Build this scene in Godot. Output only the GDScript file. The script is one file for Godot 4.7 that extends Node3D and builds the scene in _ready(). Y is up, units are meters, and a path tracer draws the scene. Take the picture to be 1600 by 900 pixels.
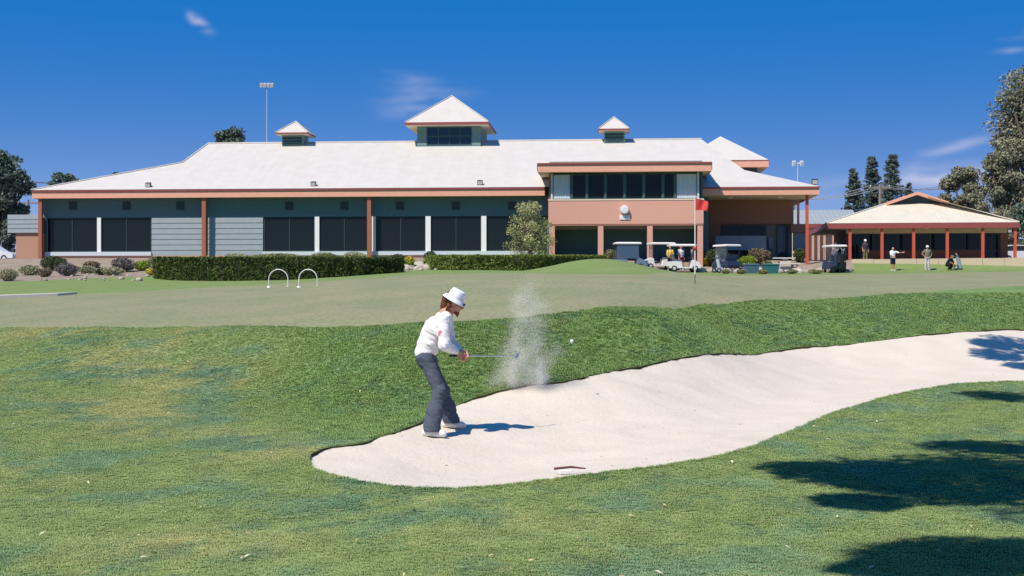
extends Node3D

# ---------------------------------------------------------------- mesh builder
class MB:
	var v := PackedVector3Array()
	var n := PackedVector3Array()
	var c := PackedColorArray()
	var ix := PackedInt32Array()
	var col := Color(1, 1, 1)

	func tri(a: Vector3, b: Vector3, d: Vector3) -> void:
		var k := v.size()
		var nn := (d - a).cross(b - a).normalized()
		v.append(a); v.append(b); v.append(d)
		n.append(nn); n.append(nn); n.append(nn)
		c.append(col); c.append(col); c.append(col)
		ix.append(k); ix.append(k + 1); ix.append(k + 2)

	func quad(a: Vector3, b: Vector3, d: Vector3, e: Vector3) -> void:   # clockwise seen from the front
		var k := v.size()
		var nn := (d - a).cross(b - a).normalized()
		v.append(a); v.append(b); v.append(d); v.append(e)
		for i in 4:
			n.append(nn); c.append(col)
		ix.append(k); ix.append(k + 1); ix.append(k + 2)
		ix.append(k); ix.append(k + 2); ix.append(k + 3)

	func poly(p: Array) -> void:
		for i in range(1, p.size() - 1):
			tri(p[0], p[i], p[i + 1])

	func hexa(p: Array) -> void:   # p: 4 bottom then 4 top corners, order (-x,-z) (x,-z) (x,z) (-x,z)
		quad(p[4], p[5], p[6], p[7])
		quad(p[3], p[2], p[1], p[0])
		quad(p[7], p[6], p[2], p[3])
		quad(p[6], p[5], p[1], p[2])
		quad(p[5], p[4], p[0], p[1])
		quad(p[4], p[7], p[3], p[0])

	func box(lo: Vector3, hi: Vector3) -> void:
		hexa([Vector3(lo.x, lo.y, lo.z), Vector3(hi.x, lo.y, lo.z), Vector3(hi.x, lo.y, hi.z), Vector3(lo.x, lo.y, hi.z),
			Vector3(lo.x, hi.y, lo.z), Vector3(hi.x, hi.y, lo.z), Vector3(hi.x, hi.y, hi.z), Vector3(lo.x, hi.y, hi.z)])

	func cbox(ce: Vector3, s: Vector3) -> void:
		box(ce - s * 0.5, ce + s * 0.5)

	func bevel_box(lo: Vector3, hi: Vector3, b: float) -> void:   # chamfered all round the top and the sides
		var l := [[lo.y, 0.0], [hi.y - b, 0.0], [hi.y, b]]
		var rings := []
		for q in l:
			var e: float = q[1]
			var y: float = q[0]
			var a := lo + Vector3(e, 0, e)
			var d := hi - Vector3(e, 0, e)
			rings.append([Vector3(a.x + b, y, d.z), Vector3(d.x - b, y, d.z), Vector3(d.x, y, d.z - b), Vector3(d.x, y, a.z + b),
				Vector3(d.x - b, y, a.z), Vector3(a.x + b, y, a.z), Vector3(a.x, y, a.z + b), Vector3(a.x, y, d.z - b)])
		for r in 2:
			for i in 8:
				var j := (i + 1) % 8
				quad(rings[r + 1][i], rings[r + 1][j], rings[r][j], rings[r][i])
		var top: Array = rings[2].duplicate()
		top.reverse()
		poly(top)
		poly(rings[0])

	func tube(p: Array, r: Array, seg := 8, cap := true) -> void:
		var base := v.size()
		var side := Vector3.ZERO
		for i in p.size():
			var dir: Vector3
			if i == 0: dir = p[1] - p[0]
			elif i == p.size() - 1: dir = p[i] - p[i - 1]
			else: dir = p[i + 1] - p[i - 1]
			dir = dir.normalized()
			if side == Vector3.ZERO:
				side = dir.cross(Vector3.UP if absf(dir.y) < 0.9 else Vector3.RIGHT).normalized()
			else:
				side = (side - dir * side.dot(dir)).normalized()
			var up := side.cross(dir)
			for s in seg:
				var a := TAU * s / seg
				var o := side * cos(a) + up * sin(a)
				v.append(p[i] + o * r[i]); n.append(o); c.append(col)
		for i in p.size() - 1:
			for s in seg:
				var a := base + i * seg + s
				var b := base + i * seg + (s + 1) % seg
				ix.append(a); ix.append(b); ix.append(b + seg)
				ix.append(a); ix.append(b + seg); ix.append(a + seg)
		if cap:
			var st := []
			var en := []
			for s in seg:
				st.append(v[base + s]); en.append(v[base + (p.size() - 1) * seg + s])
			st.reverse()
			poly(st)
			poly(en)

	func lathe(pr: Array, seg: int, t: Transform3D) -> void:   # pr: [radius, height] from top to bottom
		var base := v.size()
		for i in pr.size():
			var dr: float; var dh: float
			var i0 := maxi(i - 1, 0); var i1 := mini(i + 1, pr.size() - 1)
			dr = pr[i1][0] - pr[i0][0]; dh = pr[i1][1] - pr[i0][1]
			for s in seg:
				var a := TAU * s / seg
				var o := Vector3(cos(a), 0, sin(a))
				v.append(t * (o * pr[i][0] + Vector3(0, pr[i][1], 0)))
				n.append((t.basis * (o * -dh + Vector3(0, dr, 0))).normalized()); c.append(col)
		for i in pr.size() - 1:
			for s in seg:
				var a := base + i * seg + s
				var b := base + i * seg + (s + 1) % seg
				ix.append(a); ix.append(b + seg); ix.append(b)
				ix.append(a); ix.append(a + seg); ix.append(b + seg)

	func ball(ce: Vector3, r: Vector3, seg := 12) -> void:
		var pr := []
		for i in seg / 2 + 1:
			var a := PI * i / (seg / 2)
			pr.append([maxf(sin(a), 0.001), cos(a)])
		lathe(pr, seg, Transform3D(Basis.from_scale(r), ce))

	func add(m: MB, t: Transform3D) -> void:
		var k := v.size()
		for i in m.v.size():
			v.append(t * m.v[i]); n.append((t.basis * m.n[i]).normalized()); c.append(m.c[i])
		if t.basis.determinant() > 0:
			for i in m.ix:
				ix.append(i + k)
		else:
			for i in range(0, m.ix.size(), 3):
				ix.append(m.ix[i] + k); ix.append(m.ix[i + 2] + k); ix.append(m.ix[i + 1] + k)

	func mesh() -> ArrayMesh:
		var a := []
		a.resize(Mesh.ARRAY_MAX)
		a[Mesh.ARRAY_VERTEX] = v; a[Mesh.ARRAY_NORMAL] = n; a[Mesh.ARRAY_COLOR] = c; a[Mesh.ARRAY_INDEX] = ix
		var m := ArrayMesh.new()
		m.add_surface_from_arrays(Mesh.PRIMITIVE_TRIANGLES, a)
		return m

# ---------------------------------------------------------------- smooth bodies (surface nets)
class Body:
	var prims := []
	func cap(a: Vector3, b: Vector3, ra: float, rb: float) -> void:
		prims.append([0, a, b, ra, rb])
	func chain(p: Array, r: Array) -> void:
		for i in p.size() - 1:
			cap(p[i], p[i + 1], r[i], r[i + 1])
	func egg(ce: Vector3, r: Vector3, turn := Basis.IDENTITY) -> void:
		prims.append([1, ce, r, turn.inverse(), maxf(r.x, maxf(r.y, r.z))])

	func into(m: MB, cell: float, k: float, wob: FastNoiseLite = null, amp := 0.0) -> void:
		var lo := Vector3.INF
		var hi := -Vector3.INF
		for p in prims:
			var r: float = maxf(p[3], p[4]) if p[0] == 0 else p[4]
			var e := Vector3.ONE * (r + cell * 2)
			lo = lo.min(p[1] - e); hi = hi.max(p[1] + e)
			if p[0] == 0:
				lo = lo.min(p[2] - e); hi = hi.max(p[2] + e)
		var nx := int((hi.x - lo.x) / cell) + 2
		var ny := int((hi.y - lo.y) / cell) + 2
		var nz := int((hi.z - lo.z) / cell) + 2
		var f := PackedFloat32Array()
		f.resize(nx * ny * nz)
		f.fill(1.0)
		var mg := k + cell * 2.5
		for p in prims:
			var q0: Vector3; var q1: Vector3
			if p[0] == 0:
				var r: Vector3 = Vector3.ONE * (maxf(p[3], p[4]) + mg)
				q0 = (p[1] as Vector3).min(p[2]) - r; q1 = (p[1] as Vector3).max(p[2]) + r
			else:
				var r: Vector3 = Vector3.ONE * (p[4] + mg)
				q0 = p[1] - r; q1 = p[1] + r
			var i0 := clampi(int((q0.x - lo.x) / cell), 0, nx - 1); var i1 := clampi(int((q1.x - lo.x) / cell) + 1, 0, nx - 1)
			var j0 := clampi(int((q0.y - lo.y) / cell), 0, ny - 1); var j1 := clampi(int((q1.y - lo.y) / cell) + 1, 0, ny - 1)
			var k0 := clampi(int((q0.z - lo.z) / cell), 0, nz - 1); var k1 := clampi(int((q1.z - lo.z) / cell) + 1, 0, nz - 1)
			var a: Vector3 = p[1]
			var cap_kind: bool = p[0] == 0
			var ab := Vector3.ZERO
			var inv := 0.0
			var ra := 0.0; var dr := 0.0
			var rr := Vector3.ONE; var bt := Basis.IDENTITY; var rmin := 0.0
			if cap_kind:
				ab = p[2] - a
				inv = 1.0 / maxf(ab.length_squared(), 1e-9)
				ra = p[3]; dr = p[4] - p[3]
			else:
				rr = p[2]; bt = p[3]; rmin = minf(rr.x, minf(rr.y, rr.z))
			for kk in range(k0, k1 + 1):
				for jj in range(j0, j1 + 1):
					var at := (kk * ny + jj) * nx
					for ii in range(i0, i1 + 1):
						var w := Vector3(lo.x + ii * cell, lo.y + jj * cell, lo.z + kk * cell) - a
						var d: float
						if cap_kind:
							var t := clampf(w.dot(ab) * inv, 0.0, 1.0)
							d = (w - ab * t).length() - ra - dr * t
						else:
							var q := bt * w / rr
							var ql := q.length()
							d = (ql - 1.0) * maxf(rmin, w.length() / maxf(ql, 1e-4)) if ql > 0.3 else -rmin * 0.7
						var o := f[at + ii]
						var h := maxf(k - absf(o - d), 0.0) / k
						f[at + ii] = minf(o, d) - h * h * k * 0.25
		if wob:
			for kk in nz:
				for jj in ny:
					var at := (kk * ny + jj) * nx
					for ii in nx:
						if absf(f[at + ii]) < 0.05:
							f[at + ii] += amp * wob.get_noise_3d(lo.x + ii * cell, (lo.y + jj * cell) * 1.9 + (lo.x + ii * cell) * 0.8, lo.z + kk * cell)
		var id := PackedInt32Array()
		id.resize(nx * ny * nz)
		id.fill(-1)
		var sxy := nx * ny
		for kk in nz - 1:
			for jj in ny - 1:
				for ii in nx - 1:
					var at := kk * sxy + jj * nx + ii
					var g0 := f[at]; var g1 := f[at + 1]; var g2 := f[at + nx]; var g3 := f[at + nx + 1]
					var g4 := f[at + sxy]; var g5 := f[at + sxy + 1]; var g6 := f[at + sxy + nx]; var g7 := f[at + sxy + nx + 1]
					var mn := minf(minf(minf(g0, g1), minf(g2, g3)), minf(minf(g4, g5), minf(g6, g7)))
					var mx := maxf(maxf(maxf(g0, g1), maxf(g2, g3)), maxf(maxf(g4, g5), maxf(g6, g7)))
					if mn >= 0.0 or mx < 0.0:
						continue
					var s := Vector3.ZERO
					var cnt := 0
					if (g0 < 0.0) != (g1 < 0.0): s += Vector3(g0 / (g0 - g1), 0, 0); cnt += 1
					if (g2 < 0.0) != (g3 < 0.0): s += Vector3(g2 / (g2 - g3), 1, 0); cnt += 1
					if (g4 < 0.0) != (g5 < 0.0): s += Vector3(g4 / (g4 - g5), 0, 1); cnt += 1
					if (g6 < 0.0) != (g7 < 0.0): s += Vector3(g6 / (g6 - g7), 1, 1); cnt += 1
					if (g0 < 0.0) != (g2 < 0.0): s += Vector3(0, g0 / (g0 - g2), 0); cnt += 1
					if (g1 < 0.0) != (g3 < 0.0): s += Vector3(1, g1 / (g1 - g3), 0); cnt += 1
					if (g4 < 0.0) != (g6 < 0.0): s += Vector3(0, g4 / (g4 - g6), 1); cnt += 1
					if (g5 < 0.0) != (g7 < 0.0): s += Vector3(1, g5 / (g5 - g7), 1); cnt += 1
					if (g0 < 0.0) != (g4 < 0.0): s += Vector3(0, 0, g0 / (g0 - g4)); cnt += 1
					if (g1 < 0.0) != (g5 < 0.0): s += Vector3(1, 0, g1 / (g1 - g5)); cnt += 1
					if (g2 < 0.0) != (g6 < 0.0): s += Vector3(0, 1, g2 / (g2 - g6)); cnt += 1
					if (g3 < 0.0) != (g7 < 0.0): s += Vector3(1, 1, g3 / (g3 - g7)); cnt += 1
					s /= cnt
					id[at] = m.v.size()
					m.v.append(lo + (Vector3(ii, jj, kk) + s) * cell)
					m.n.append(Vector3(g1 + g3 + g5 + g7 - g0 - g2 - g4 - g6, g2 + g3 + g6 + g7 - g0 - g1 - g4 - g5, g4 + g5 + g6 + g7 - g0 - g1 - g2 - g3).normalized())
					m.c.append(m.col)
		for kk in range(1, nz - 1):
			for jj in range(1, ny - 1):
				for ii in range(1, nx - 1):
					var at := kk * sxy + jj * nx + ii
					var s0 := f[at] < 0.0
					if s0 != (f[at + 1] < 0.0):
						face(m, id[at], id[at - nx], id[at - nx - sxy], id[at - sxy], s0)
					if s0 != (f[at + nx] < 0.0):
						face(m, id[at], id[at - sxy], id[at - sxy - 1], id[at - 1], s0)
					if s0 != (f[at + sxy] < 0.0):
						face(m, id[at], id[at - 1], id[at - 1 - nx], id[at - nx], s0)

	func face(m: MB, a: int, b: int, d: int, e: int, flip: bool) -> void:
		if a < 0 or b < 0 or d < 0 or e < 0:
			return
		if not flip:
			m.ix.append(a); m.ix.append(b); m.ix.append(d); m.ix.append(a); m.ix.append(d); m.ix.append(e)
		else:
			m.ix.append(a); m.ix.append(d); m.ix.append(b); m.ix.append(a); m.ix.append(e); m.ix.append(d)

# ---------------------------------------------------------------- common helpers
const EYE := 1.6
const F := 2000.0
var rng := RandomNumberGenerator.new()
var taken := {}
var M := {}
var nz := FastNoiseLite.new()
var nz2 := FastNoiseLite.new()
var SUN := Vector3(-0.50, 1.0, 0.52).normalized()

func at(px: float, row: float, d: float) -> Vector3:     # the point d metres away that the photograph shows there
	return Vector3((px - 800.0) / F * d, EYE + (450.0 - row) / F * d, -d)

func lin(r: float, g: float, b: float) -> Color:
	return Color(r, g, b).linear_to_srgb()

func numbered(called: String) -> String:
	var k: int = taken.get(called, 0)
	taken[called] = k + 1
	return called if k == 0 else "%s_%03d" % [called, k]

func tag(o: Node, label: String, category: String, group := "") -> Node:
	o.set_meta("label", label); o.set_meta("category", category)
	if group: o.set_meta("group", group)
	return o

func thing(called: String, label: String, category: String, where := Vector3.ZERO, turn := 0.0, group := "") -> Node3D:
	var o := Node3D.new()
	o.name = numbered(called)
	add_child(o)
	o.position = where; o.rotation.y = turn
	tag(o, label, category, group)
	return o

func obj(called: String, m, material: Material, parent: Node = null) -> MeshInstance3D:
	var o := MeshInstance3D.new()
	o.mesh = m.mesh() if m is MB else m
	o.material_override = material
	if parent == null:
		o.name = numbered(called)
		add_child(o)
	else:
		o.name = called
		parent.add_child(o, true)
	return o

func struct(called: String, m, material: Material) -> MeshInstance3D:
	var o := obj(called, m, material)
	o.set_meta("kind", "structure")
	return o

func pbox(called: String, lo: Vector3, hi: Vector3, material: Material, parent: Node) -> MeshInstance3D:
	var m := MB.new()
	m.box(lo.min(hi), lo.max(hi))
	return obj(called, m, material, parent)

func noise_tex(freq: float, a: Color, b: Color, oct := 4, size := 512, sd := 1) -> NoiseTexture2D:
	var t := NoiseTexture2D.new()
	var f := FastNoiseLite.new()
	f.seed = sd; f.frequency = freq; f.fractal_octaves = oct
	t.noise = f; t.width = size; t.height = size; t.seamless = true
	var g := Gradient.new()
	g.set_color(0, a); g.set_color(1, b)
	g.set_offset(0, 0.2); g.set_offset(1, 0.8)
	t.color_ramp = g
	return t

func bump_tex(freq: float, oct := 4, strength := 6.0, size := 512) -> NoiseTexture2D:
	var t := NoiseTexture2D.new()
	var f := FastNoiseLite.new()
	f.frequency = freq; f.fractal_octaves = oct
	t.noise = f; t.width = size; t.height = size; t.seamless = true
	t.as_normal_map = true; t.bump_strength = strength
	return t

func mat(c: Color, rough := 0.8, tex: Texture2D = null, scale := 1.0, nrm: Texture2D = null, nscale := 0.6, spec := 0.5) -> StandardMaterial3D:
	var m := StandardMaterial3D.new()
	m.albedo_color = c; m.roughness = rough; m.metallic_specular = spec
	if tex:
		m.albedo_texture = tex
	if nrm:
		m.normal_enabled = true; m.normal_texture = nrm; m.normal_scale = nscale
	if tex or nrm:
		m.uv1_triplanar = true; m.uv1_world_triplanar = true
		m.uv1_scale = Vector3.ONE * scale
	return m

func vmat(rough := 0.9, tex: Texture2D = null, scale := 1.0, nrm: Texture2D = null, nscale := 0.6, spec := 0.3) -> StandardMaterial3D:
	var m := mat(Color(1, 1, 1), rough, tex, scale, nrm, nscale, spec)
	m.vertex_color_use_as_albedo = true
	return m

# ---------------------------------------------------------------- the scene
func _ready() -> void:
	rng.seed = 20
	nz.seed = 3; nz.frequency = 0.01; nz.fractal_octaves = 3
	nz2.seed = 11; nz2.frequency = 0.01; nz2.fractal_octaves = 3
	# camera
	var cam := Camera3D.new()
	cam.name = "camera"
	cam.position = Vector3(0, EYE, 0)
	cam.fov = rad_to_deg(2.0 * atan(450.0 / F))
	cam.near = 0.1
	cam.far = 4000.0
	add_child(cam)
	cam.current = true
	# sky and exposure
	var env := Environment.new()
	env.background_mode = Environment.BG_SKY
	env.tonemap_mode = Environment.TONE_MAPPER_LINEAR
	env.tonemap_exposure = 1.11
	env.sdfgi_enabled = true; env.ssao_enabled = true; env.ssil_enabled = true
	var sm := ProceduralSkyMaterial.new()
	sm.sky_top_color = lin(0.0, 0.152, 0.51)
	sm.sky_horizon_color = lin(0.55, 0.66, 0.90)
	sm.sky_curve = 0.0375
	sm.ground_bottom_color = Color8(70, 84, 60)
	sm.ground_horizon_color = Color8(120, 134, 120)
	sm.sun_angle_max = 30.0
	sm.sun_curve = 0.3
	sm.sky_cover = clouds()
	var sky := Sky.new()
	sky.sky_material = sm
	env.sky = sky
	var we := WorldEnvironment.new()
	we.name = "world"
	we.environment = env
	add_child(we)
	# sun: high, over the left shoulder
	var sun := DirectionalLight3D.new()
	sun.name = "sun"
	sun.light_energy = 1.6
	sun.light_angular_distance = 0.5
	sun.light_color = Color(1.0, 0.965, 0.91)
	sun.shadow_enabled = true
	add_child(sun)
	sun.look_at_from_position(SUN * 100.0, Vector3.ZERO, Vector3.FORWARD)
	materials()
	make_rim()
	far_rim = [[400, 15.0]]
	for p in RIM.slice(5, 22):
		far_rim.append([p[0], -on_land(p[0], p[1]).z])
	for p in [[-200, 512], [0, 512], [300, 511], [500, 510], [700, 505], [800, 496], [900, 488], [1000, 482], [1100, 476], [1200, 470], [1400, 459], [1600, 447], [1800, 440]]:
		front_edge.append([p[0], -on_land(p[0], p[1], 15.0).z])
	make_ground()
	make_clubhouse()
	make_pavilion()
	make_back_shed()
	make_trees()
	make_shrubs()
	make_things()
	make_people()
	make_grass()
	make_leaf_litter()
	make_sand_crumbs()

func clouds() -> ImageTexture:
	var W := 4096
	var H := 2048
	var im := Image.create(W, H, false, Image.FORMAT_RGBA8)
	var n := FastNoiseLite.new()
	n.seed = 8; n.frequency = 0.02; n.fractal_octaves = 4
	var wisps := []
	# [azimuth, elevation, half width, half height (degrees), strength, slant]
	for q in [[311, 47, .42, .24, .55, -.5], [298, 39, .2, .2, .4, -.4], [632, 126, 1.3, .35, .10, -.1], [655, 150, 1.7, .45, .16, .08], [650, 172, 1.5, .3, .09, .12], [1488, 240, 1.3, .22, .17, .22], [1450, 282, 2.6, .36, .22, .1], [1510, 285, 2.0, .4, .16, .05], [1430, 270, 1.2, .3, .13, .1], [1590, 80, .6, .16, .2, .05], [1582, 104, .6, .12, .2, .0], [1290, 300, 2.4, .5, .05, .05]]:
		wisps.append([rad_to_deg(atan((q[0] - 800) / F)), rad_to_deg(atan((450 - q[1]) / F)), q[2], q[3], q[4], q[5]])
	var r := RandomNumberGenerator.new()
	r.seed = 77
	for i in 60:
		var az := r.randf_range(-180, 180)
		if absf(az) > 24:
			wisps.append([az, r.randf_range(3, 45), r.randf_range(.8, 3.0), r.randf_range(.3, .6), r.randf_range(.08, .25), r.randf_range(-.2, .25)])
	for w in wisps:
		var cx: float = w[0] / 360.0 * W
		var cy: float = (90.0 - w[1]) / 180.0 * H
		var rx: float = w[2] / 360.0 * W
		var ry: float = w[3] / 180.0 * H
		for y in range(int(cy - ry * 3), int(cy + ry * 3) + 1):
			for x in range(int(cx - rx * 2.4), int(cx + rx * 2.4) + 1):
				var dx: float = (x - cx) / rx
				var dy: float = (y - cy) / ry + dx * rx / ry * w[5]
				var f := exp(-dx * dx * 1.2 - dy * dy * 1.2)
				f *= clampf(.62 + 1.3 * n.get_noise_2d(x * .9 + w[0] * 40.0, y * 4.0), 0, 1.4)
				if f < .004: continue
				var xx := posmod(x, W)
				var a := clampf(f * w[4] * 1.5, 0, 1)
				var o := im.get_pixel(xx, clampi(y, 0, H - 1))
				im.set_pixel(xx, clampi(y, 0, H - 1), Color(1.0, .86, .60, clampf(o.a + a, 0, 1)))
	return ImageTexture.create_from_image(im)

func materials() -> void:
	var fine := noise_tex(.05, Color(.84, .83, .82), Color(1, 1, 1), 5, 512, 2)
	var coarse := noise_tex(.012, Color(.97, .965, .96), Color(1, 1, 1), 4, 512, 4)
	var speck := noise_tex(.25, Color(.80, .80, .80), Color(1, 1, 1), 3, 512, 6)
	var rough_n := bump_tex(.08, 4, 8.0)
	var cloth_n := bump_tex(.2, 3, 4.0)
	M.turf = vmat(.95, speck, .9, rough_n, .18, .2)
	M.green = vmat(.95, fine, .35, rough_n, .25, .2)
	M.soil = vmat(.97, speck, .5, rough_n, .8, .2)
	M.sand = vmat(.97, noise_tex(.12, Color(.90, .885, .87), Color(1, 1, 1), 5, 1024, 9), .35, bump_tex(.03, 5, 6.0, 1024), .35, .15)
	M.edge = vmat(.98, speck, 3.0, rough_n, .9, .1)
	M.blade = vmat(.6, null, 1.0, null, .6, .25)
	M.blade.backlight = Color(.6, .65, .35)
	M.leaf = vmat(.8)
	M.grain = vmat(.9)
	M.foliage = vmat(.55, null, 1.0, null, .6, .3)
	M.foliage.backlight = Color(.35, .4, .18)
	M.bark = mat(lin(.17, .14, .115), .95, fine, 1.2, rough_n, .8)
	M.roof = mat(lin(.555, .525, .485), .6, coarse, .12, null, .6, .3)
	M.creamroof = mat(lin(.60, .555, .455), .6, coarse, .12, null, .6, .3)
	M.greyroof = mat(lin(.30, .34, .36), .5, coarse, .15)
	M.salmon = mat(lin(.78, .40, .28), .55, coarse, .3)
	M.redtrim = mat(lin(.30, .07, .065), .5, coarse, .3)
	M.salmonwall = mat(lin(.78, .42, .325), .85, fine, .5)
	M.salmonbrick = mat(lin(.74, .46, .33), .9, fine, 1.0)
	M.brownbrick = mat(lin(.42, .21, .155), .9, fine, 1.4)
	M.redbrick = mat(lin(.36, .15, .09), .9, fine, 1.4)
	M.oldbrick = mat(lin(.62, .37, .25), .9, noise_tex(.03, Color(.72, .68, .66), Color(1, 1, 1), 4, 512, 12), .9)
	M.rust = mat(lin(.36, .12, .07), .6, coarse, .4)
	M.redpost = mat(lin(.55, .105, .05), .55, coarse, .4)
	M.siding = mat(lin(.295, .345, .385), .7, coarse, .25)
	M.siding_teal = mat(lin(.10, .19, .20), .7, coarse, .25)
	M.teal = mat(lin(.15, .26, .25), .7, coarse, .3)
	M.tealtrim = mat(lin(.05, .105, .11), .5)
	M.darkteal = mat(lin(.022, .05, .052), .6)
	M.darkroom = mat(lin(.24, .22, .20), .9)
	M.white = mat(lin(.80, .80, .80), .5)
	M.palegrey = mat(lin(.56, .62, .66), .6)
	M.bluegrey = mat(lin(.27, .35, .42), .7, fine, 1.0)
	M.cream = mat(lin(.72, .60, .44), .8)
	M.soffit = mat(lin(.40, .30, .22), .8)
	M.cream_block = mat(lin(.70, .58, .42), .9, fine, .8)
	M.concrete = mat(lin(.66, .62, .57), .9, fine, .8)
	M.curtain = mat(lin(.50, .58, .66), .9)
	M.glass = mat(lin(.012, .018, .020), .08, null, 1.0, null, .6, .35)     # dark tinted panes
	M.glass.transparency = BaseMaterial3D.TRANSPARENCY_ALPHA
	M.glass.albedo_color.a = .88
	M.blueglass = mat(lin(.012, .035, .055), .08)
	M.lens = mat(lin(.55, .55, .52), .15)
	M.dark_metal = mat(lin(.04, .042, .045), .5)
	M.steel = mat(lin(.62, .62, .63), .3)
	M.steel.metallic = .85
	M.black = mat(lin(.012, .012, .013), .5)
	M.tyre = mat(lin(.018, .018, .019), .9)
	M.cartwhite = mat(lin(.78, .76, .74), .35)
	M.carwhite = mat(lin(.72, .73, .75), .25)
	M.cartblue = mat(lin(.14, .20, .30), .4)
	M.seat = mat(lin(.10, .12, .15), .7)
	M.navy = mat(lin(.025, .04, .09), .5)
	M.clear = mat(lin(.6, .65, .7), .05)
	M.clear.transparency = BaseMaterial3D.TRANSPARENCY_ALPHA
	M.clear.albedo_color.a = .15
	M.screen = mat(lin(.12, .20, .32), .2)
	M.screen.transparency = BaseMaterial3D.TRANSPARENCY_ALPHA
	M.screen.albedo_color.a = .3
	M.flagred = mat(lin(.60, .045, .04), .75)
	M.flagred.backlight = Color(.35, .05, .05)
	M.maroon = mat(lin(.16, .05, .05), .5)
	M.binblue = mat(lin(.07, .13, .20), .5)
	M.binteal = mat(lin(.03, .14, .16), .5)
	M.stone = vmat(.95, speck, 1.5, rough_n, .9, .2)
	M.polewood = mat(lin(.30, .26, .22), .9, fine, 1.0)
	M.wire = mat(lin(.30, .31, .33), .5)
	M.skin = mat(lin(.50, .24, .16), .55)
	M.skin.subsurf_scatter_enabled = true
	M.skin.subsurf_scatter_strength = .1
	M.cloth = vmat(.9, null, 1.0)
	M.denim = vmat(.95, noise_tex(.15, Color(.8, .8, .8), Color(1, 1, 1), 3, 256, 21), 4.0, cloth_n, .3)
	M.hat = vmat(.9, null, 1.0)

# ---------------------------------------------------------------- the lie of the land
# for bearings across the view: [distance, height seen as a row], read off the photograph's slopes
var BEAR := [-0.4, -0.2, -0.05, 0.1, 0.2, 0.4]
var PROFILE := [
	[[7, 900], [9.2, 800], [12.6, 700], [18.5, 600], [23, 545], [27, 512], [38, 480], [46, 466], [60, 450], [75, 440], [88, 428], [99, 404]],
	[[7, 900], [9.2, 800], [12.6, 700], [15.5, 650], [19, 580], [23, 508], [32, 475], [42, 455], [55, 445], [72, 440], [86, 425], [98, 404]],
	[[7, 900], [10.2, 763], [13.2, 680], [15.3, 641], [17.6, 563], [20, 505], [28, 470], [36, 445], [50, 432], [60, 428], [80, 422], [97, 404]],
	[[7, 900], [10.8, 735], [18.5, 577], [22, 485], [28, 460], [34, 443], [45, 430], [60, 428], [85, 425], [90, 421], [96, 406]],
	[[7, 900], [13, 690], [24, 549], [29, 470], [36, 455], [45, 443], [65, 432], [85, 428], [92, 424], [94.6, 412], [98, 406]],
	[[7, 900], [12.8, 700], [20.5, 597], [28, 517], [36, 448], [50, 436], [75, 425], [92, 421], [94.4, 411], [98, 408]]]

func column_height(k: int, d: float) -> float:
	var p: Array = PROFILE[k]
	var n := p.size()
	var y := func(i: int) -> float: return EYE + (450.0 - p[i][1]) / F * p[i][0]
	if d <= p[0][0]:
		return y.call(0)
	if d >= p[n - 1][0]:
		return y.call(n - 1)
	var i := 0
	while d > p[i + 1][0]:
		i += 1
	var h: float = p[i + 1][0] - p[i][0]
	var s: float = (y.call(i + 1) - y.call(i)) / h
	var m0: float = 0.0
	var m1: float = 0.0
	if i > 0:
		var sp: float = (y.call(i) - y.call(i - 1)) / (p[i][0] - p[i - 1][0])
		m0 = 2.0 * s * sp / (s + sp) if s * sp > 0 else 0.0
	if i < n - 2:
		var sn: float = (y.call(i + 2) - y.call(i + 1)) / (p[i + 2][0] - p[i + 1][0])
		m1 = 2.0 * s * sn / (s + sn) if s * sn > 0 else 0.0
	var t: float = (d - p[i][0]) / h
	var t2 := t * t
	var t3 := t2 * t
	return y.call(i) * (2 * t3 - 3 * t2 + 1) + h * m0 * (t3 - 2 * t2 + t) + y.call(i + 1) * (3 * t2 - 2 * t3) + h * m1 * (t3 - t2)

var row_d := -1e9
var row_h := PackedFloat32Array([0, 0, 0, 0, 0, 0])

func land(x: float, d: float) -> float:
	if d != row_d:
		row_d = d
		for k in 6:
			row_h[k] = column_height(k, d)
	var u := clampf(x / maxf(d, 6.0), -0.4, 0.4)
	var i := 0
	while i < 4 and u > BEAR[i + 1]:
		i += 1
	var w: float = BEAR[i + 1] - BEAR[i]
	var t: float = (u - BEAR[i]) / w
	var s: float = (row_h[i + 1] - row_h[i]) / w
	var m0 := s; var m1 := s
	if i > 0: m0 = (row_h[i + 1] - row_h[i - 1]) / (BEAR[i + 1] - BEAR[i - 1])
	if i < 4: m1 = (row_h[i + 2] - row_h[i]) / (BEAR[i + 2] - BEAR[i])
	var t2 := t * t
	var t3 := t2 * t
	var h := row_h[i] * (2 * t3 - 3 * t2 + 1) + w * m0 * (t3 - 2 * t2 + t) + row_h[i + 1] * (3 * t2 - 2 * t3) + w * m1 * (t3 - t2)
	# the grassy mound in front of the parked carts
	var gx := (x - 3.9) / 2.6
	var gd := (d - 57.0) / 5.5
	h += 0.66 * exp(-gx * gx - gd * gd)
	return h

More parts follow.
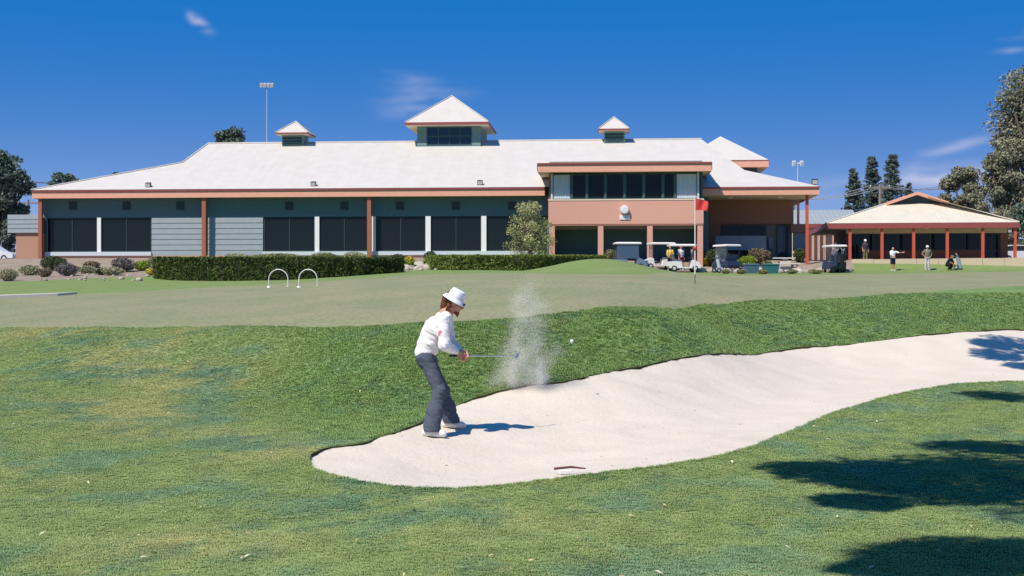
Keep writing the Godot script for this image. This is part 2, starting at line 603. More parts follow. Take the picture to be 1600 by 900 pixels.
# bunker: outline as the photograph shows it, laid on the land
var RIM := [[483, 721], [487, 713], [500, 705], [520, 700], [545, 698], [565, 696], [580, 689], [610, 679], [655, 664], [700, 641], [730, 628], [765, 616], [830, 603], [895, 595], [960, 581], [1030, 568], [1120, 555],
	[1220, 548], [1330, 539], [1430, 526], [1510, 519], [1600, 516], [1700, 516], [1800, 524], [1860, 545], [1860, 575], [1780, 592], [1680, 597], [1600, 597], [1550, 597], [1490, 602], [1400, 617], [1320, 640],
	[1250, 667], [1180, 697], [1100, 718], [1000, 735], [900, 747], [820, 757], [720, 763], [640, 762], [560, 754], [505, 741], [488, 730]]
var rim := PackedVector2Array()
var SD := PackedFloat32Array()
var sd_o := Vector2.ZERO
var sd_n := Vector2i.ZERO
const SDC := 0.12

func on_land(px: float, row: float, from := 6.0) -> Vector3:   # where the sight line through that point meets the land
	var d := from
	var u := (px - 800.0) / F
	var s := (450.0 - row) / F
	while d < 140.0:
		if EYE + s * d < land(u * d, d):
			break
		d += 0.03 + d * 0.0008
	return Vector3(u * d, land(u * d, d), -d)

func make_rim() -> void:
	var raw := []
	for p in RIM:
		var q := on_land(p[0], p[1])
		raw.append(Vector2(q.x, -q.z))
	var n := raw.size()
	for i in n:
		for s in 4:
			var t := s / 4.0
			var a: Vector2 = raw[(i + n - 1) % n]
			rim.append((raw[i] as Vector2).cubic_interpolate(raw[(i + 1) % n], a, raw[(i + 2) % n], t))
	var lo := Vector2.INF
	var hi := -Vector2.INF
	for p in rim:
		lo = lo.min(p); hi = hi.max(p)
	sd_o = lo - Vector2.ONE * 1.5
	sd_n = Vector2i((hi + Vector2.ONE * 1.5 - sd_o) / SDC) + Vector2i.ONE
	SD.resize(sd_n.x * sd_n.y)
	# exact distances on every second node, then filled in between
	var st := 2
	for j in range(0, sd_n.y, st):
		for i in range(0, sd_n.x, st):
			SD[j * sd_n.x + i] = rim_distance(sd_o + Vector2(i, j) * SDC)
	for j in range(0, sd_n.y, st):
		for i in range(1, sd_n.x - 1, st):
			SD[j * sd_n.x + i] = 0.5 * (SD[j * sd_n.x + i - 1] + SD[j * sd_n.x + i + 1])
		if sd_n.x % 2 == 0: SD[j * sd_n.x + sd_n.x - 1] = SD[j * sd_n.x + sd_n.x - 2]
	for j in range(1, sd_n.y, st):
		var jn := mini(j + 1, sd_n.y - 1) if j + 1 < sd_n.y else j - 1
		for i in sd_n.x:
			SD[j * sd_n.x + i] = 0.5 * (SD[(j - 1) * sd_n.x + i] + SD[jn * sd_n.x + i])

func rim_distance(p: Vector2) -> float:
	var best := 1e9
	var inside := false
	var n := rim.size()
	var b := rim[n - 1]
	for i in n:
		var a := b
		b = rim[i]
		var ab := b - a
		var ap := p - a
		var q := ap - ab * clampf(ap.dot(ab) / ab.length_squared(), 0.0, 1.0)
		best = minf(best, q.length_squared())
		if (a.y > p.y) != (b.y > p.y) and p.x < a.x + (p.y - a.y) / (b.y - a.y) * ab.x:
			inside = not inside
	return -sqrt(best) if inside else sqrt(best)

func rim_sd(x: float, d: float) -> float:      # below zero in the bunker
	var g := (Vector2(x, d) - sd_o) / SDC
	if g.x < 0 or g.y < 0 or g.x >= sd_n.x - 1 or g.y >= sd_n.y - 1:
		return 2.0
	var i := int(g.x)
	var j := int(g.y)
	var fx := g.x - i
	var fy := g.y - j
	var k := j * sd_n.x + i
	return lerpf(lerpf(SD[k], SD[k + 1], fx), lerpf(SD[k + sd_n.x], SD[k + sd_n.x + 1], fx), fy) + 0.03 * nz.get_noise_2d(x * 260.0, d * 260.0)

func grass_h(x: float, d: float, s: float) -> float:
	var h := land(x, d) + 0.02 * nz.get_noise_2d(x * 45.0, d * 45.0)
	return h + 0.014 * (1.0 - smoothstep(0.0, 0.4, s))

func sand_h(x: float, d: float, s: float) -> float:
	var h := land(x, d) - 0.006 - 0.16 * smoothstep(0.0, 1.7, -s)
	return h + 0.022 * nz.get_noise_2d(x * 90.0 + 500.0, d * 90.0) + 0.010 * nz.get_noise_2d(x * 330.0, d * 330.0 + 90.0)

# putting green and beds, by bearing (pixel column) and distance
func along(tab: Array, u: float) -> float:
	var px := u * F + 800.0
	if px <= tab[0][0]: return tab[0][1]
	for i in tab.size() - 1:
		if px < tab[i + 1][0]:
			return lerpf(tab[i][1], tab[i + 1][1], (px - tab[i][0]) / (tab[i + 1][0] - tab[i][0]))
	return tab[tab.size() - 1][1]
var front_edge := []
var BACK := [[-200, 47], [0, 47], [200, 48], [320, 52], [500, 56], [640, 60], [760, 58], [880, 47], [1000, 45], [1100, 62], [1200, 74], [1600, 80], [1800, 80]]
var BEDS := [[-400, 74], [0, 74], [120, 80], [255, 83], [275, 200], [600, 200], [615, 80], [690, 82], [705, 200], [930, 200], [950, 88.5], [1330, 88.5], [1335, 95.3], [2000, 95.3]]

func zone(x: float, d: float) -> int:          # 0 rough grass, 1 putting green, 2 garden bed and yard
	if d < 15.0: return 0
	var u := x / d
	if d > along(BEDS, u) and d < 400.0: return 2
	if d > along(front_edge, u) + 0.25 * nz.get_noise_2d(x * 30.0, d * 30.0) and d < along(BACK, u): return 1
	return 0

func turf_colour(x: float, d: float, jit := 0.0) -> Color:
	var a := nz.get_noise_2d(x * 30.0, d * 22.0) * 0.5 + 0.5 + clampf(-0.15 - x * 0.07, -0.25, 0.25) * 0.6            # broad worn and lush patches
	var b := nz2.get_noise_2d(x * 60.0, d * 45.0) * 0.5 + 0.5
	var e := nz2.get_noise_2d(x * 260.0 + 40.0, d * 210.0) * 0.5 + 0.5
	var lush := Color(0.18, 0.285, 0.095)
	var blue := Color(0.165, 0.275, 0.17)
	var dry := Color(0.38, 0.375, 0.165)
	var mid := Color(0.235, 0.315, 0.12)
	var bank := smoothstep(0.2, 1.6, rim_far(x, d))
	var g := mid.lerp(dry, clampf(smoothstep(0.52, 0.85, a) * 0.75 + smoothstep(0.6, 0.9, e) * 0.25, 0, 1) * (1.0 - 0.75 * bank))
	g = g.lerp(blue, smoothstep(0.5, 0.78, b) * 0.75)
	g = g.lerp(lush, bank * 0.7)
	# tussocks of coarser, darker grass
	var w := nz.get_noise_2d(x * 190.0 + 300.0, d * 150.0) + 0.75 * nz2.get_noise_2d(x * 38.0 + 70.0, d * 30.0) + jit
	if d > 40.0 and d > along(BACK, x / d) - 1.0:      # evenly mown lawn between the putting green and the clubhouse
		return Color(0.19, 0.285, 0.085).lerp(Color(0.25, 0.31, 0.125), b) * lerpf(0.9, 1.12, e)
	g = g.lerp(Color(0.10, 0.195, 0.12), smoothstep(0.28, 0.56, w) * 0.5)
	return g * lerpf(0.82, 1.2, e)

func rim_far(x: float, d: float) -> float:      # the lush bank between the bunker and the putting green
	if d < 13.0 or d > 45.0: return 0.0
	var u := x / d
	if u < -0.27: return 0.0
	var e := along(front_edge, u)
	if d > e + 1.0: return 0.0
	var from: float = along(far_rim, u)
	return 2.0 * smoothstep(from - 0.7, from + 0.3, d) * smoothstep(-0.27, -0.09, u)
var far_rim := []

func soil_colour(x: float, d: float) -> Color:
	var e := nz2.get_noise_2d(x * 120.0, d * 90.0) * 0.5 + 0.5
	return Color(0.30, 0.22, 0.155).lerp(Color(0.46, 0.40, 0.33), e)

func green_colour(x: float, d: float) -> Color:
	var e := nz2.get_noise_2d(x * 40.0, d * 18.0) * 0.5 + 0.5
	var f := nz2.get_noise_2d(x * 400.0, d * 140.0) * 0.5 + 0.5
	return Color(0.235, 0.268, 0.145).lerp(Color(0.33, 0.315, 0.19), e) * lerpf(0.88, 1.12, f)

func make_ground() -> void:
	var NU := 300
	var ds := PackedFloat32Array()
	var d := -8.0
	while d < 135.0:
		ds.append(d)
		d += clampf(0.0062 * (d + 8.5), 0.075, 1.0) if d > 5.0 else 0.35
	while d < 2600.0:
		ds.append(d)
		d *= 1.25
	var ND := ds.size()
	var X := PackedFloat32Array(); X.resize(NU * ND)
	var HG := PackedFloat32Array(); HG.resize(NU * ND)
	var HS := PackedFloat32Array(); HS.resize(NU * ND)
	var S := PackedFloat32Array(); S.resize(NU * ND)
	for j in ND:
		var w := maxf(ds[j], 0.0) + 9.0
		for i in NU:
			var t := (i / float(NU - 1)) * 2.0 - 1.0
			var u := 0.46 * t + 0.34 * pow(t, 5)
			var x := u * w
			var k := j * NU + i
			X[k] = x
			var s := rim_sd(x, ds[j])
			S[k] = s
			HG[k] = grass_h(x, ds[j], s)
			HS[k] = sand_h(x, ds[j], s) if s < 1.0 else HG[k]
	var NG := PackedVector3Array(); NG.resize(NU * ND)
	var NS := PackedVector3Array(); NS.resize(NU * ND)
	for j in ND:
		var j0 := maxi(j - 1, 0)
		var j1 := mini(j + 1, ND - 1)
		for i in NU:
			var i0 := maxi(i - 1, 0)
			var i1 := mini(i + 1, NU - 1)
			var k := j * NU + i
			var a := Vector3(X[j * NU + i1] - X[j * NU + i0], HG[j * NU + i1] - HG[j * NU + i0], 0)
			var b := Vector3(X[j1 * NU + i] - X[j0 * NU + i], HG[j1 * NU + i] - HG[j0 * NU + i], -(ds[j1] - ds[j0]))
			NG[k] = a.cross(b).normalized()
			if S[k] < 0.3:
				a.y = HS[j * NU + i1] - HS[j * NU + i0]
				b.y = HS[j1 * NU + i] - HS[j0 * NU + i]
				NS[k] = a.cross(b).normalized()
	var mb := [MB.new(), MB.new(), MB.new(), MB.new(), MB.new()]   # grass, green, bed, sand, turf edge
	var idx := []
	for q in 4:
		var pi := PackedInt32Array(); pi.resize(NU * ND); pi.fill(-1); idx.append(pi)
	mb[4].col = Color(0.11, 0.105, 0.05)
	for j in ND - 1:
		for i in NU - 1:
			var k := j * NU + i
			var quads := [[k, k + NU, k + NU + 1], [k, k + NU + 1, k + 1]]
			for t in quads:
				var inn := 0
				for q in t:
					if S[q] < 0.0: inn += 1
				if inn == 0 or inn == 3:
					var z := 3
					if inn == 0:
						z = zone((X[t[0]] + X[t[1]] + X[t[2]]) / 3.0, (ds[t[0] / NU] + ds[t[1] / NU] + ds[t[2] / NU]) / 3.0)
					var b: MB = mb[z]
					var iz: PackedInt32Array = idx[z]
					for q in t:
						if iz[q] < 0:
							iz[q] = b.v.size()
							b.v.append(Vector3(X[q], HS[q] if z == 3 else HG[q], -ds[q / NU]))
							b.n.append(NS[q] if z == 3 else NG[q])
							b.c.append(ground_colour(z, X[q], ds[q / NU]))
						b.ix.append(iz[q])
					idx[z] = iz
				else:
					cut(mb, t, X, ds, HG, HS, S, NG, NS, NU)
	var names := ["ground", "putting_green", "garden_bed", "bunker_sand", "bunker_edge"]
	var ms := [M.turf, M.green, M.soil, M.sand, M.edge]
	for q in 5:
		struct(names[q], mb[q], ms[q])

func ground_colour(z: int, x: float, d: float) -> Color:
	if z == 0: return turf_colour(x, d)
	if z == 1: return green_colour(x, d)
	if z == 2: return soil_colour(x, d)
	var e := nz2.get_noise_2d(x * 90.0, d * 90.0) * 0.5 + 0.5
	return Color(0.63, 0.565, 0.475).lerp(Color(0.715, 0.65, 0.56), e)

func cut(mb: Array, t: Array, X, ds, HG, HS, S, NG, NS, NU: int) -> void:
	for side in 2:                                  # 0 grass piece, 1 sand piece
		var pts := []
		var nrm := []
		for e in 3:
			var a: int = t[e]
			var b: int = t[(e + 1) % 3]
			var ain: bool = S[a] < 0.0
			var bin: bool = S[b] < 0.0
			var H = HS if side == 1 else HG
			var N = NS if side == 1 else NG
			if ain == (side == 1):
				pts.append(Vector3(X[a], H[a], -ds[a / NU])); nrm.append(N[a])
			if ain != bin:
				var f: float = S[a] / (S[a] - S[b])
				pts.append(Vector3(lerpf(X[a], X[b], f), lerpf(H[a], H[b], f), -lerpf(ds[a / NU], ds[b / NU], f)))
				nrm.append((N[a] as Vector3).lerp(N[b], f).normalized())
		var m: MB = mb[3 if side == 1 else 0]
		var k := m.v.size()
		for q in pts.size():
			m.v.append(pts[q]); m.n.append(nrm[q])
			m.c.append(ground_colour(3 if side == 1 else 0, pts[q].x, -pts[q].z))
		for q in range(1, pts.size() - 1):
			m.ix.append(k); m.ix.append(k + q); m.ix.append(k + q + 1)
	var seg := []
	for e in 3:
		var a: int = t[e]
		var b: int = t[(e + 1) % 3]
		if (S[a] < 0.0) != (S[b] < 0.0):
			var f: float = S[a] / (S[a] - S[b])
			var p := Vector3(lerpf(X[a], X[b], f), lerpf(HG[a], HG[b], f), -lerpf(ds[a / NU], ds[b / NU], f))
			seg.append([p, Vector3(p.x, lerpf(HS[a], HS[b], f) - 0.01, p.z)])
	if seg.size() == 2:
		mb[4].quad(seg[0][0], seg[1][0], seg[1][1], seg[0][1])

func make_grass() -> void:
	# one tuft of mown blades, planted many times over the near turf
	var gr := RandomNumberGenerator.new()
	gr.seed = 4
	var m := MB.new()
	for b in 11:
		var a := TAU * b / 11.0 + gr.randf_range(-0.3, 0.3)
		var dir := Vector3(cos(a), 0, sin(a))
		var side := Vector3(-dir.z, 0, dir.x) * gr.randf_range(0.0012, 0.0021)
		var o := dir * (0.004 + 0.0155 * fmod(b * 0.618, 1.0))
		var h := gr.randf_range(0.007, 0.016)
		var tip := o + dir * gr.randf_range(0.004, 0.014) + Vector3(0, h, 0)
		var mid := o.lerp(tip, 0.5) + Vector3(0, h * 0.12, 0)
		m.col = Color(1, 1, 1) * gr.randf_range(0.88, 1.18)
		m.quad(o - side, mid - side * 0.8, mid + side * 0.8, o + side)
		m.tri(mid - side * 0.8, tip, mid + side * 0.8)
	for i in m.n.size():                     # a lawn shades as a sheet of leaves that lean every way
		m.n[i] = (m.n[i] * signf(m.n[i].y + 0.001) * 0.35 + Vector3.UP).normalized()
	var N := 520000
	var buf := PackedFloat32Array()
	buf.resize(N * 16)
	var k := 0
	var d := 5.6
	for q in N:
		if q % 200 == 0:
			d = 5.6 * pow(34.0 / 5.6, q / float(N))
		var x := gr.randf_range(-0.43, 0.43) * d
		var s := rim_sd(x, d)
		if s < 0.012 or zone(x, d) != 0:
			continue
		var lush := rim_far(x, d)
		var lip := (1.0 - smoothstep(0.0, 0.12, s)) * 0.35
		var sc := lerpf(0.85, 1.5, clampf((d - 6.0) / 24.0, 0, 1)) * gr.randf_range(0.7, 1.35) * (1.0 + 0.14 * lush + lip)
		var hs := sc * (1.0 + 0.18 * lush)
		var a := gr.randf() * TAU
		var o := k * 16
		buf[o] = cos(a) * sc; buf[o + 1] = gr.randf_range(-0.3, 0.3) * sc; buf[o + 2] = sin(a) * sc; buf[o + 3] = x
		buf[o + 4] = 0.0; buf[o + 5] = hs; buf[o + 6] = 0.0; buf[o + 7] = grass_h(x, d, s) - 0.003
		buf[o + 8] = -sin(a) * sc; buf[o + 9] = gr.randf_range(-0.3, 0.3) * sc; buf[o + 10] = cos(a) * sc; buf[o + 11] = -d + gr.randf_range(-0.0005, 0.0005) * d
		var c := turf_colour(x, d, gr.randfn() * 0.14) * gr.randf_range(0.9, 1.24)
		if gr.randf() < 0.05:
			c = c.lerp(Color(0.5, 0.44, 0.24), 0.6)
		buf[o + 12] = c.r; buf[o + 13] = c.g; buf[o + 14] = c.b; buf[o + 15] = 1.0
		k += 1
	buf.resize(k * 16)
	scatter("grass", m, M.blade, buf, k, "short green turf blades around the sand bunker", "grass")

func scatter(called: String, m: MB, material: Material, buf: PackedFloat32Array, count: int, label: String, category: String, parent: Node = null) -> MultiMeshInstance3D:
	var mm := MultiMesh.new()
	mm.transform_format = MultiMesh.TRANSFORM_3D
	mm.use_colors = true
	var am := m.mesh()
	am.surface_set_material(0, material)
	mm.mesh = am
	mm.instance_count = count
	mm.buffer = buf
	var o := MultiMeshInstance3D.new()
	o.multimesh = mm
	o.material_override = material
	o.set_meta("kind", "stuff")
	if parent:
		o.name = called
		parent.add_child(o, true)
	else:
		o.name = numbered(called)
		add_child(o)
		tag(o, label, category)
	return o

func make_sand_crumbs() -> void:
	# lumps of coarse sand and bark crumbs kicked about in the bunker
	var m := MB.new()
	m.ball(Vector3.ZERO, Vector3(1, .6, 1), 6)
	var N := 420
	var buf := PackedFloat32Array()
	buf.resize(N * 16)
	var k := 0
	for q in N * 3:
		if k >= N: break
		var d := 10.0 * pow(29.0 / 10.0, rng.randf())
		var x := rng.randf_range(-0.17, 0.42) * d
		var s := rim_sd(x, d)
		if s > -0.03 or nz.get_noise_2d(x * 70.0, d * 55.0) + rng.randfn() * 0.15 < 0.06:
			continue
		var z := rng.randf_range(.003, .009)
		var t := Color(0.56, 0.47, 0.37).lerp(Color(0.36, 0.25, 0.17), pow(rng.randf(), 2.0))
		var r := [z * rng.randf_range(.8, 2.0), 0.0, 0.0, x, 0.0, z * .7, 0.0, sand_h(x, d, s) + z * .2, 0.0, 0.0, z, -d, t.r, t.g, t.b, 1.0]
		for e in 16: buf[k * 16 + e] = r[e]
		k += 1
	buf.resize(k * 16)
	scatter("sand_crumbs", m, M.grain, buf, k, "small brown crumbs scattered on the bunker sand", "crumbs")

func make_leaf_litter() -> void:
	var m := MB.new()
	m.quad(Vector3(-0.5, 0, 0), Vector3(-0.12, 0.1, -0.16), Vector3(0.5, 0.02, 0.02), Vector3(-0.05, 0.05, 0.17))
	var N := 900
	var buf := PackedFloat32Array()
	buf.resize(N * 16)
	var k := 0
	for q in N:
		var d := 6.0 * pow(26.0 / 6.0, rng.randf())
		var x := rng.randf_range(-0.42, 0.42) * d
		var s := rim_sd(x, d)
		if (s < 0.0 and rng.randf() > 0.8) or zone(x, d) != 0 or (absf(s) < 0.06):
			continue
		if nz.get_noise_2d(x * 40.0 + 900.0, d * 40.0) < 0.02 and rng.randf() < 0.7:
			continue
		var b := Basis.from_euler(Vector3(rng.randf_range(-0.5, 0.5), rng.randf() * TAU, rng.randf_range(-0.5, 0.5))).scaled(Vector3.ONE * rng.randf_range(0.02, 0.06) * (1.0 if s > 0 else 0.5))
		var y := (grass_h(x, d, s) + 0.022) if s > 0 else sand_h(x, d, s) + 0.006
		var t := [Color(0.52, 0.43, 0.25), Color(0.46, 0.38, 0.22), Color(0.66, 0.60, 0.44), Color(0.34, 0.27, 0.16)][rng.randi() % 4] as Color
		var r := [b.x.x, b.y.x, b.z.x, x, b.x.y, b.y.y, b.z.y, y, b.x.z, b.y.z, b.z.z, -d, t.r, t.g, t.b, 1.0]
		for e in 16: buf[k * 16 + e] = r[e]
		k += 1
	buf.resize(k * 16)
	scatter("fallen_leaves", m, M.leaf, buf, k, "dry fallen leaves scattered over the near grass and sand", "leaves")

# ---------------------------------------------------------------- buildings
var CT := Transform3D.IDENTITY       # frame of the building that is being measured

func P(px: float, row: float, z: float) -> Vector3:     # point of the plane «z» of that building's own frame
	var inv := CT.affine_inverse()
	var o := inv * Vector3(0, EYE, 0)
	var dir := inv.basis * (at(px, row, 1.0) - Vector3(0, EYE, 0))
	return o + dir * ((z - o.z) / dir.z)

func flat(called: String, px0: float, row0: float, px1: float, row1: float, z: float, thick: float, material: Material, parent: Node) -> MeshInstance3D:
	var a := P(px0, (row0 + row1) * 0.5, z)
	var b := P(px1, (row0 + row1) * 0.5, z)
	var t := P((px0 + px1) * 0.5, row0, z)
	var l := P((px0 + px1) * 0.5, row1, z)
	return pbox(called, Vector3(a.x, l.y, z - thick), Vector3(b.x, t.y, z), material, parent)

func boards(x0: float, x1: float, y0: float, y1: float, z: float, n: int, material: Material, parent: Node) -> void:
	var h := (y1 - y0) / n
	for i in n:
		var a := y0 + h * i
		var m := MB.new()
		# each board leans out at its foot over the one below
		m.hexa([Vector3(x0, a - 0.012, z - 0.06), Vector3(x1, a - 0.012, z - 0.06), Vector3(x1, a - 0.012, z + 0.035), Vector3(x0, a - 0.012, z + 0.035),
			Vector3(x0, a + h, z - 0.06), Vector3(x1, a + h, z - 0.06), Vector3(x1, a + h, z + 0.002), Vector3(x0, a + h, z + 0.002)])
		obj("board", m, material, parent)

func window(x0: float, x1: float, y0: float, y1: float, z: float, parent: Node, frame: Material, glass: Material, cols := 1, rows := 1, fw := 0.05) -> MeshInstance3D:
	var m := MB.new()
	m.box(Vector3(x0, y0, z - 0.08), Vector3(x0 + fw, y1, z))
	m.box(Vector3(x1 - fw, y0, z - 0.08), Vector3(x1, y1, z))
	m.box(Vector3(x0 + fw, y0, z - 0.08), Vector3(x1 - fw, y0 + fw, z))
	m.box(Vector3(x0 + fw, y1 - fw, z - 0.08), Vector3(x1 - fw, y1, z))
	var w := obj("window", m, frame, parent)
	var bx := (x1 - x0 - 2 * fw) / cols
	var by := (y1 - y0 - 2 * fw) / rows
	for i in range(1, cols):
		pbox("glazing_bar", Vector3(x0 + fw + bx * i - 0.03, y0 + fw, z - 0.07), Vector3(x0 + fw + bx * i + 0.03, y1 - fw, z - 0.01), frame, w)
	for j in range(1, rows):
		pbox("glazing_bar", Vector3(x0 + fw, y0 + fw + by * j - 0.03, z - 0.068), Vector3(x1 - fw, y0 + fw + by * j + 0.03, z - 0.012), frame, w)
	for i in cols:
		for j in rows:
			pbox("pane", Vector3(x0 + fw + bx * i + 0.004, y0 + fw + by * j + 0.004, z - 0.055), Vector3(x0 + fw + bx * (i + 1) - 0.004, y0 + fw + by * (j + 1) - 0.004, z - 0.045), glass, w)
	return w

func seams(a0: Vector3, a1: Vector3, b0: Vector3, b1: Vector3, n: int, lift: Vector3, m: MB) -> void:   # standing seams from the eave a0-a1 to the ridge b0-b1
	for i in n + 1:
		var t := i / float(n)
		m.tube([a0.lerp(a1, t) + lift, b0.lerp(b1, t) + lift], [0.018, 0.018], 4, false)

func floodlight(parent: Node, p: Vector3, s := 1.0) -> void:
	var m := MB.new()
	m.hexa([p + Vector3(-.2, .12, -.12) * s, p + Vector3(.2, .12, -.12) * s, p + Vector3(.2, .04, .14) * s, p + Vector3(-.2, .04, .14) * s,
		p + Vector3(-.2, .44, -.06) * s, p + Vector3(.2, .44, -.06) * s, p + Vector3(.2, .36, .2) * s, p + Vector3(-.2, .36, .2) * s])
	m.box(p + Vector3(-.03, -.05, -.05) * s, p + Vector3(.03, .14, .05) * s)
	var f := obj("floodlight", m, M.dark_metal, parent)
	var g := MB.new()
	g.hexa([p + Vector3(-.17, .08, .135) * s, p + Vector3(.17, .08, .135) * s, p + Vector3(.17, .075, .15) * s, p + Vector3(-.17, .075, .15) * s,
		p + Vector3(-.17, .33, .19) * s, p + Vector3(.17, .33, .19) * s, p + Vector3(.17, .325, .21) * s, p + Vector3(-.17, .325, .21) * s])
	obj("lens", g, M.lens, f)

func cupola(parent: Node, called: String, pxl: float, pxr: float, row_eave: float, px_apex: float, row_apex: float, pbl: float, pbr: float, row_base: float, zc: float, big: bool) -> void:
	var l := P(pxl, row_eave, zc)
	var r := P(pxr, row_eave, zc)
	var hw := (r.x - l.x) * 0.5
	# measure the eave on its front edge, half its width nearer than the middle
	l = P(pxl, row_eave, zc + hw); r = P(pxr, row_eave, zc + hw)
	hw = (r.x - l.x) * 0.5
	var cx := (l.x + r.x) * 0.5
	var ap := P(px_apex, row_apex, zc)
	var bl := P(pbl, row_base, zc + hw * 0.75)
	var br := P(pbr, row_base, zc + hw * 0.75)
	var bw := (br.x - bl.x) * 0.5
	var bx := (bl.x + br.x) * 0.5
	var ye := l.y
	var bo := obj(called, MB_box(Vector3(bx - bw, bl.y - 1.2, zc - bw), Vector3(bx + bw, ye - 0.02, zc + bw)), M.teal, parent)
	var th := 0.2 if big else 0.12
	var m := MB.new()
	var c := [Vector3(cx - hw, ye, zc - hw), Vector3(cx + hw, ye, zc - hw), Vector3(cx + hw, ye, zc + hw), Vector3(cx - hw, ye, zc + hw)]
	var top := Vector3(cx, ap.y, zc)
	for i in 4:
		m.tri(top, c[(i + 1) % 4], c[i])
	var roof := obj("roof", m, M.roof, bo)
	var hm := MB.new()
	for i in 4:
		hm.tube([c[i] + Vector3(0, .02, 0), top + Vector3(0, .03, 0)], [0.05, 0.05], 5)
	obj("ridge_cap", hm, M.roof, roof)
	var e := MB.new()
	e.box(Vector3(cx - hw - .02, ye - th, zc - hw - .02), Vector3(cx + hw + .02, ye - 0.005, zc + hw + .02))
	obj("fascia", e, M.redtrim, bo)
	var so := MB.new()
	so.box(Vector3(cx - hw + .04, ye - th - .05, zc - hw + .04), Vector3(cx + hw - .04, ye - th - .003, zc + hw - .04))
	obj("soffit", so, M.cream, bo)
	var y1 := ye - th - 0.12
	if big:
		window(P(667, 212, zc + bw).x, P(737, 212, zc + bw).x, P(700, 227, zc + bw).y, y1, zc + bw + 0.06, bo, M.tealtrim, M.blueglass, 4, 2, 0.06)
		pbox("sill", Vector3(bx - bw - .03, P(700, 232, zc + bw).y, zc + bw - .02), Vector3(bx + bw + .03, P(700, 228.5, zc + bw).y, zc + bw + 0.09), M.palegrey, bo)
		for s in [-1, 1]:
			boards(bx - bw if s < 0 else P(737.5, 212, zc + bw).x, P(666.5, 212, zc + bw).x if s < 0 else bx + bw, P(700, 227, zc + bw).y, y1, zc + bw + 0.03, 6, M.teal, bo)
	else:
		for q in 3:
			pbox("louvre", Vector3(bx - bw + .1, y1 - .28 - q * .26, zc + bw - .01), Vector3(bx + bw - .1, y1 - .12 - q * .26, zc + bw + 0.05), M.darkteal, bo)

func MB_box(lo: Vector3, hi: Vector3) -> MB:
	var m := MB.new()
	m.box(lo, hi)
	return m

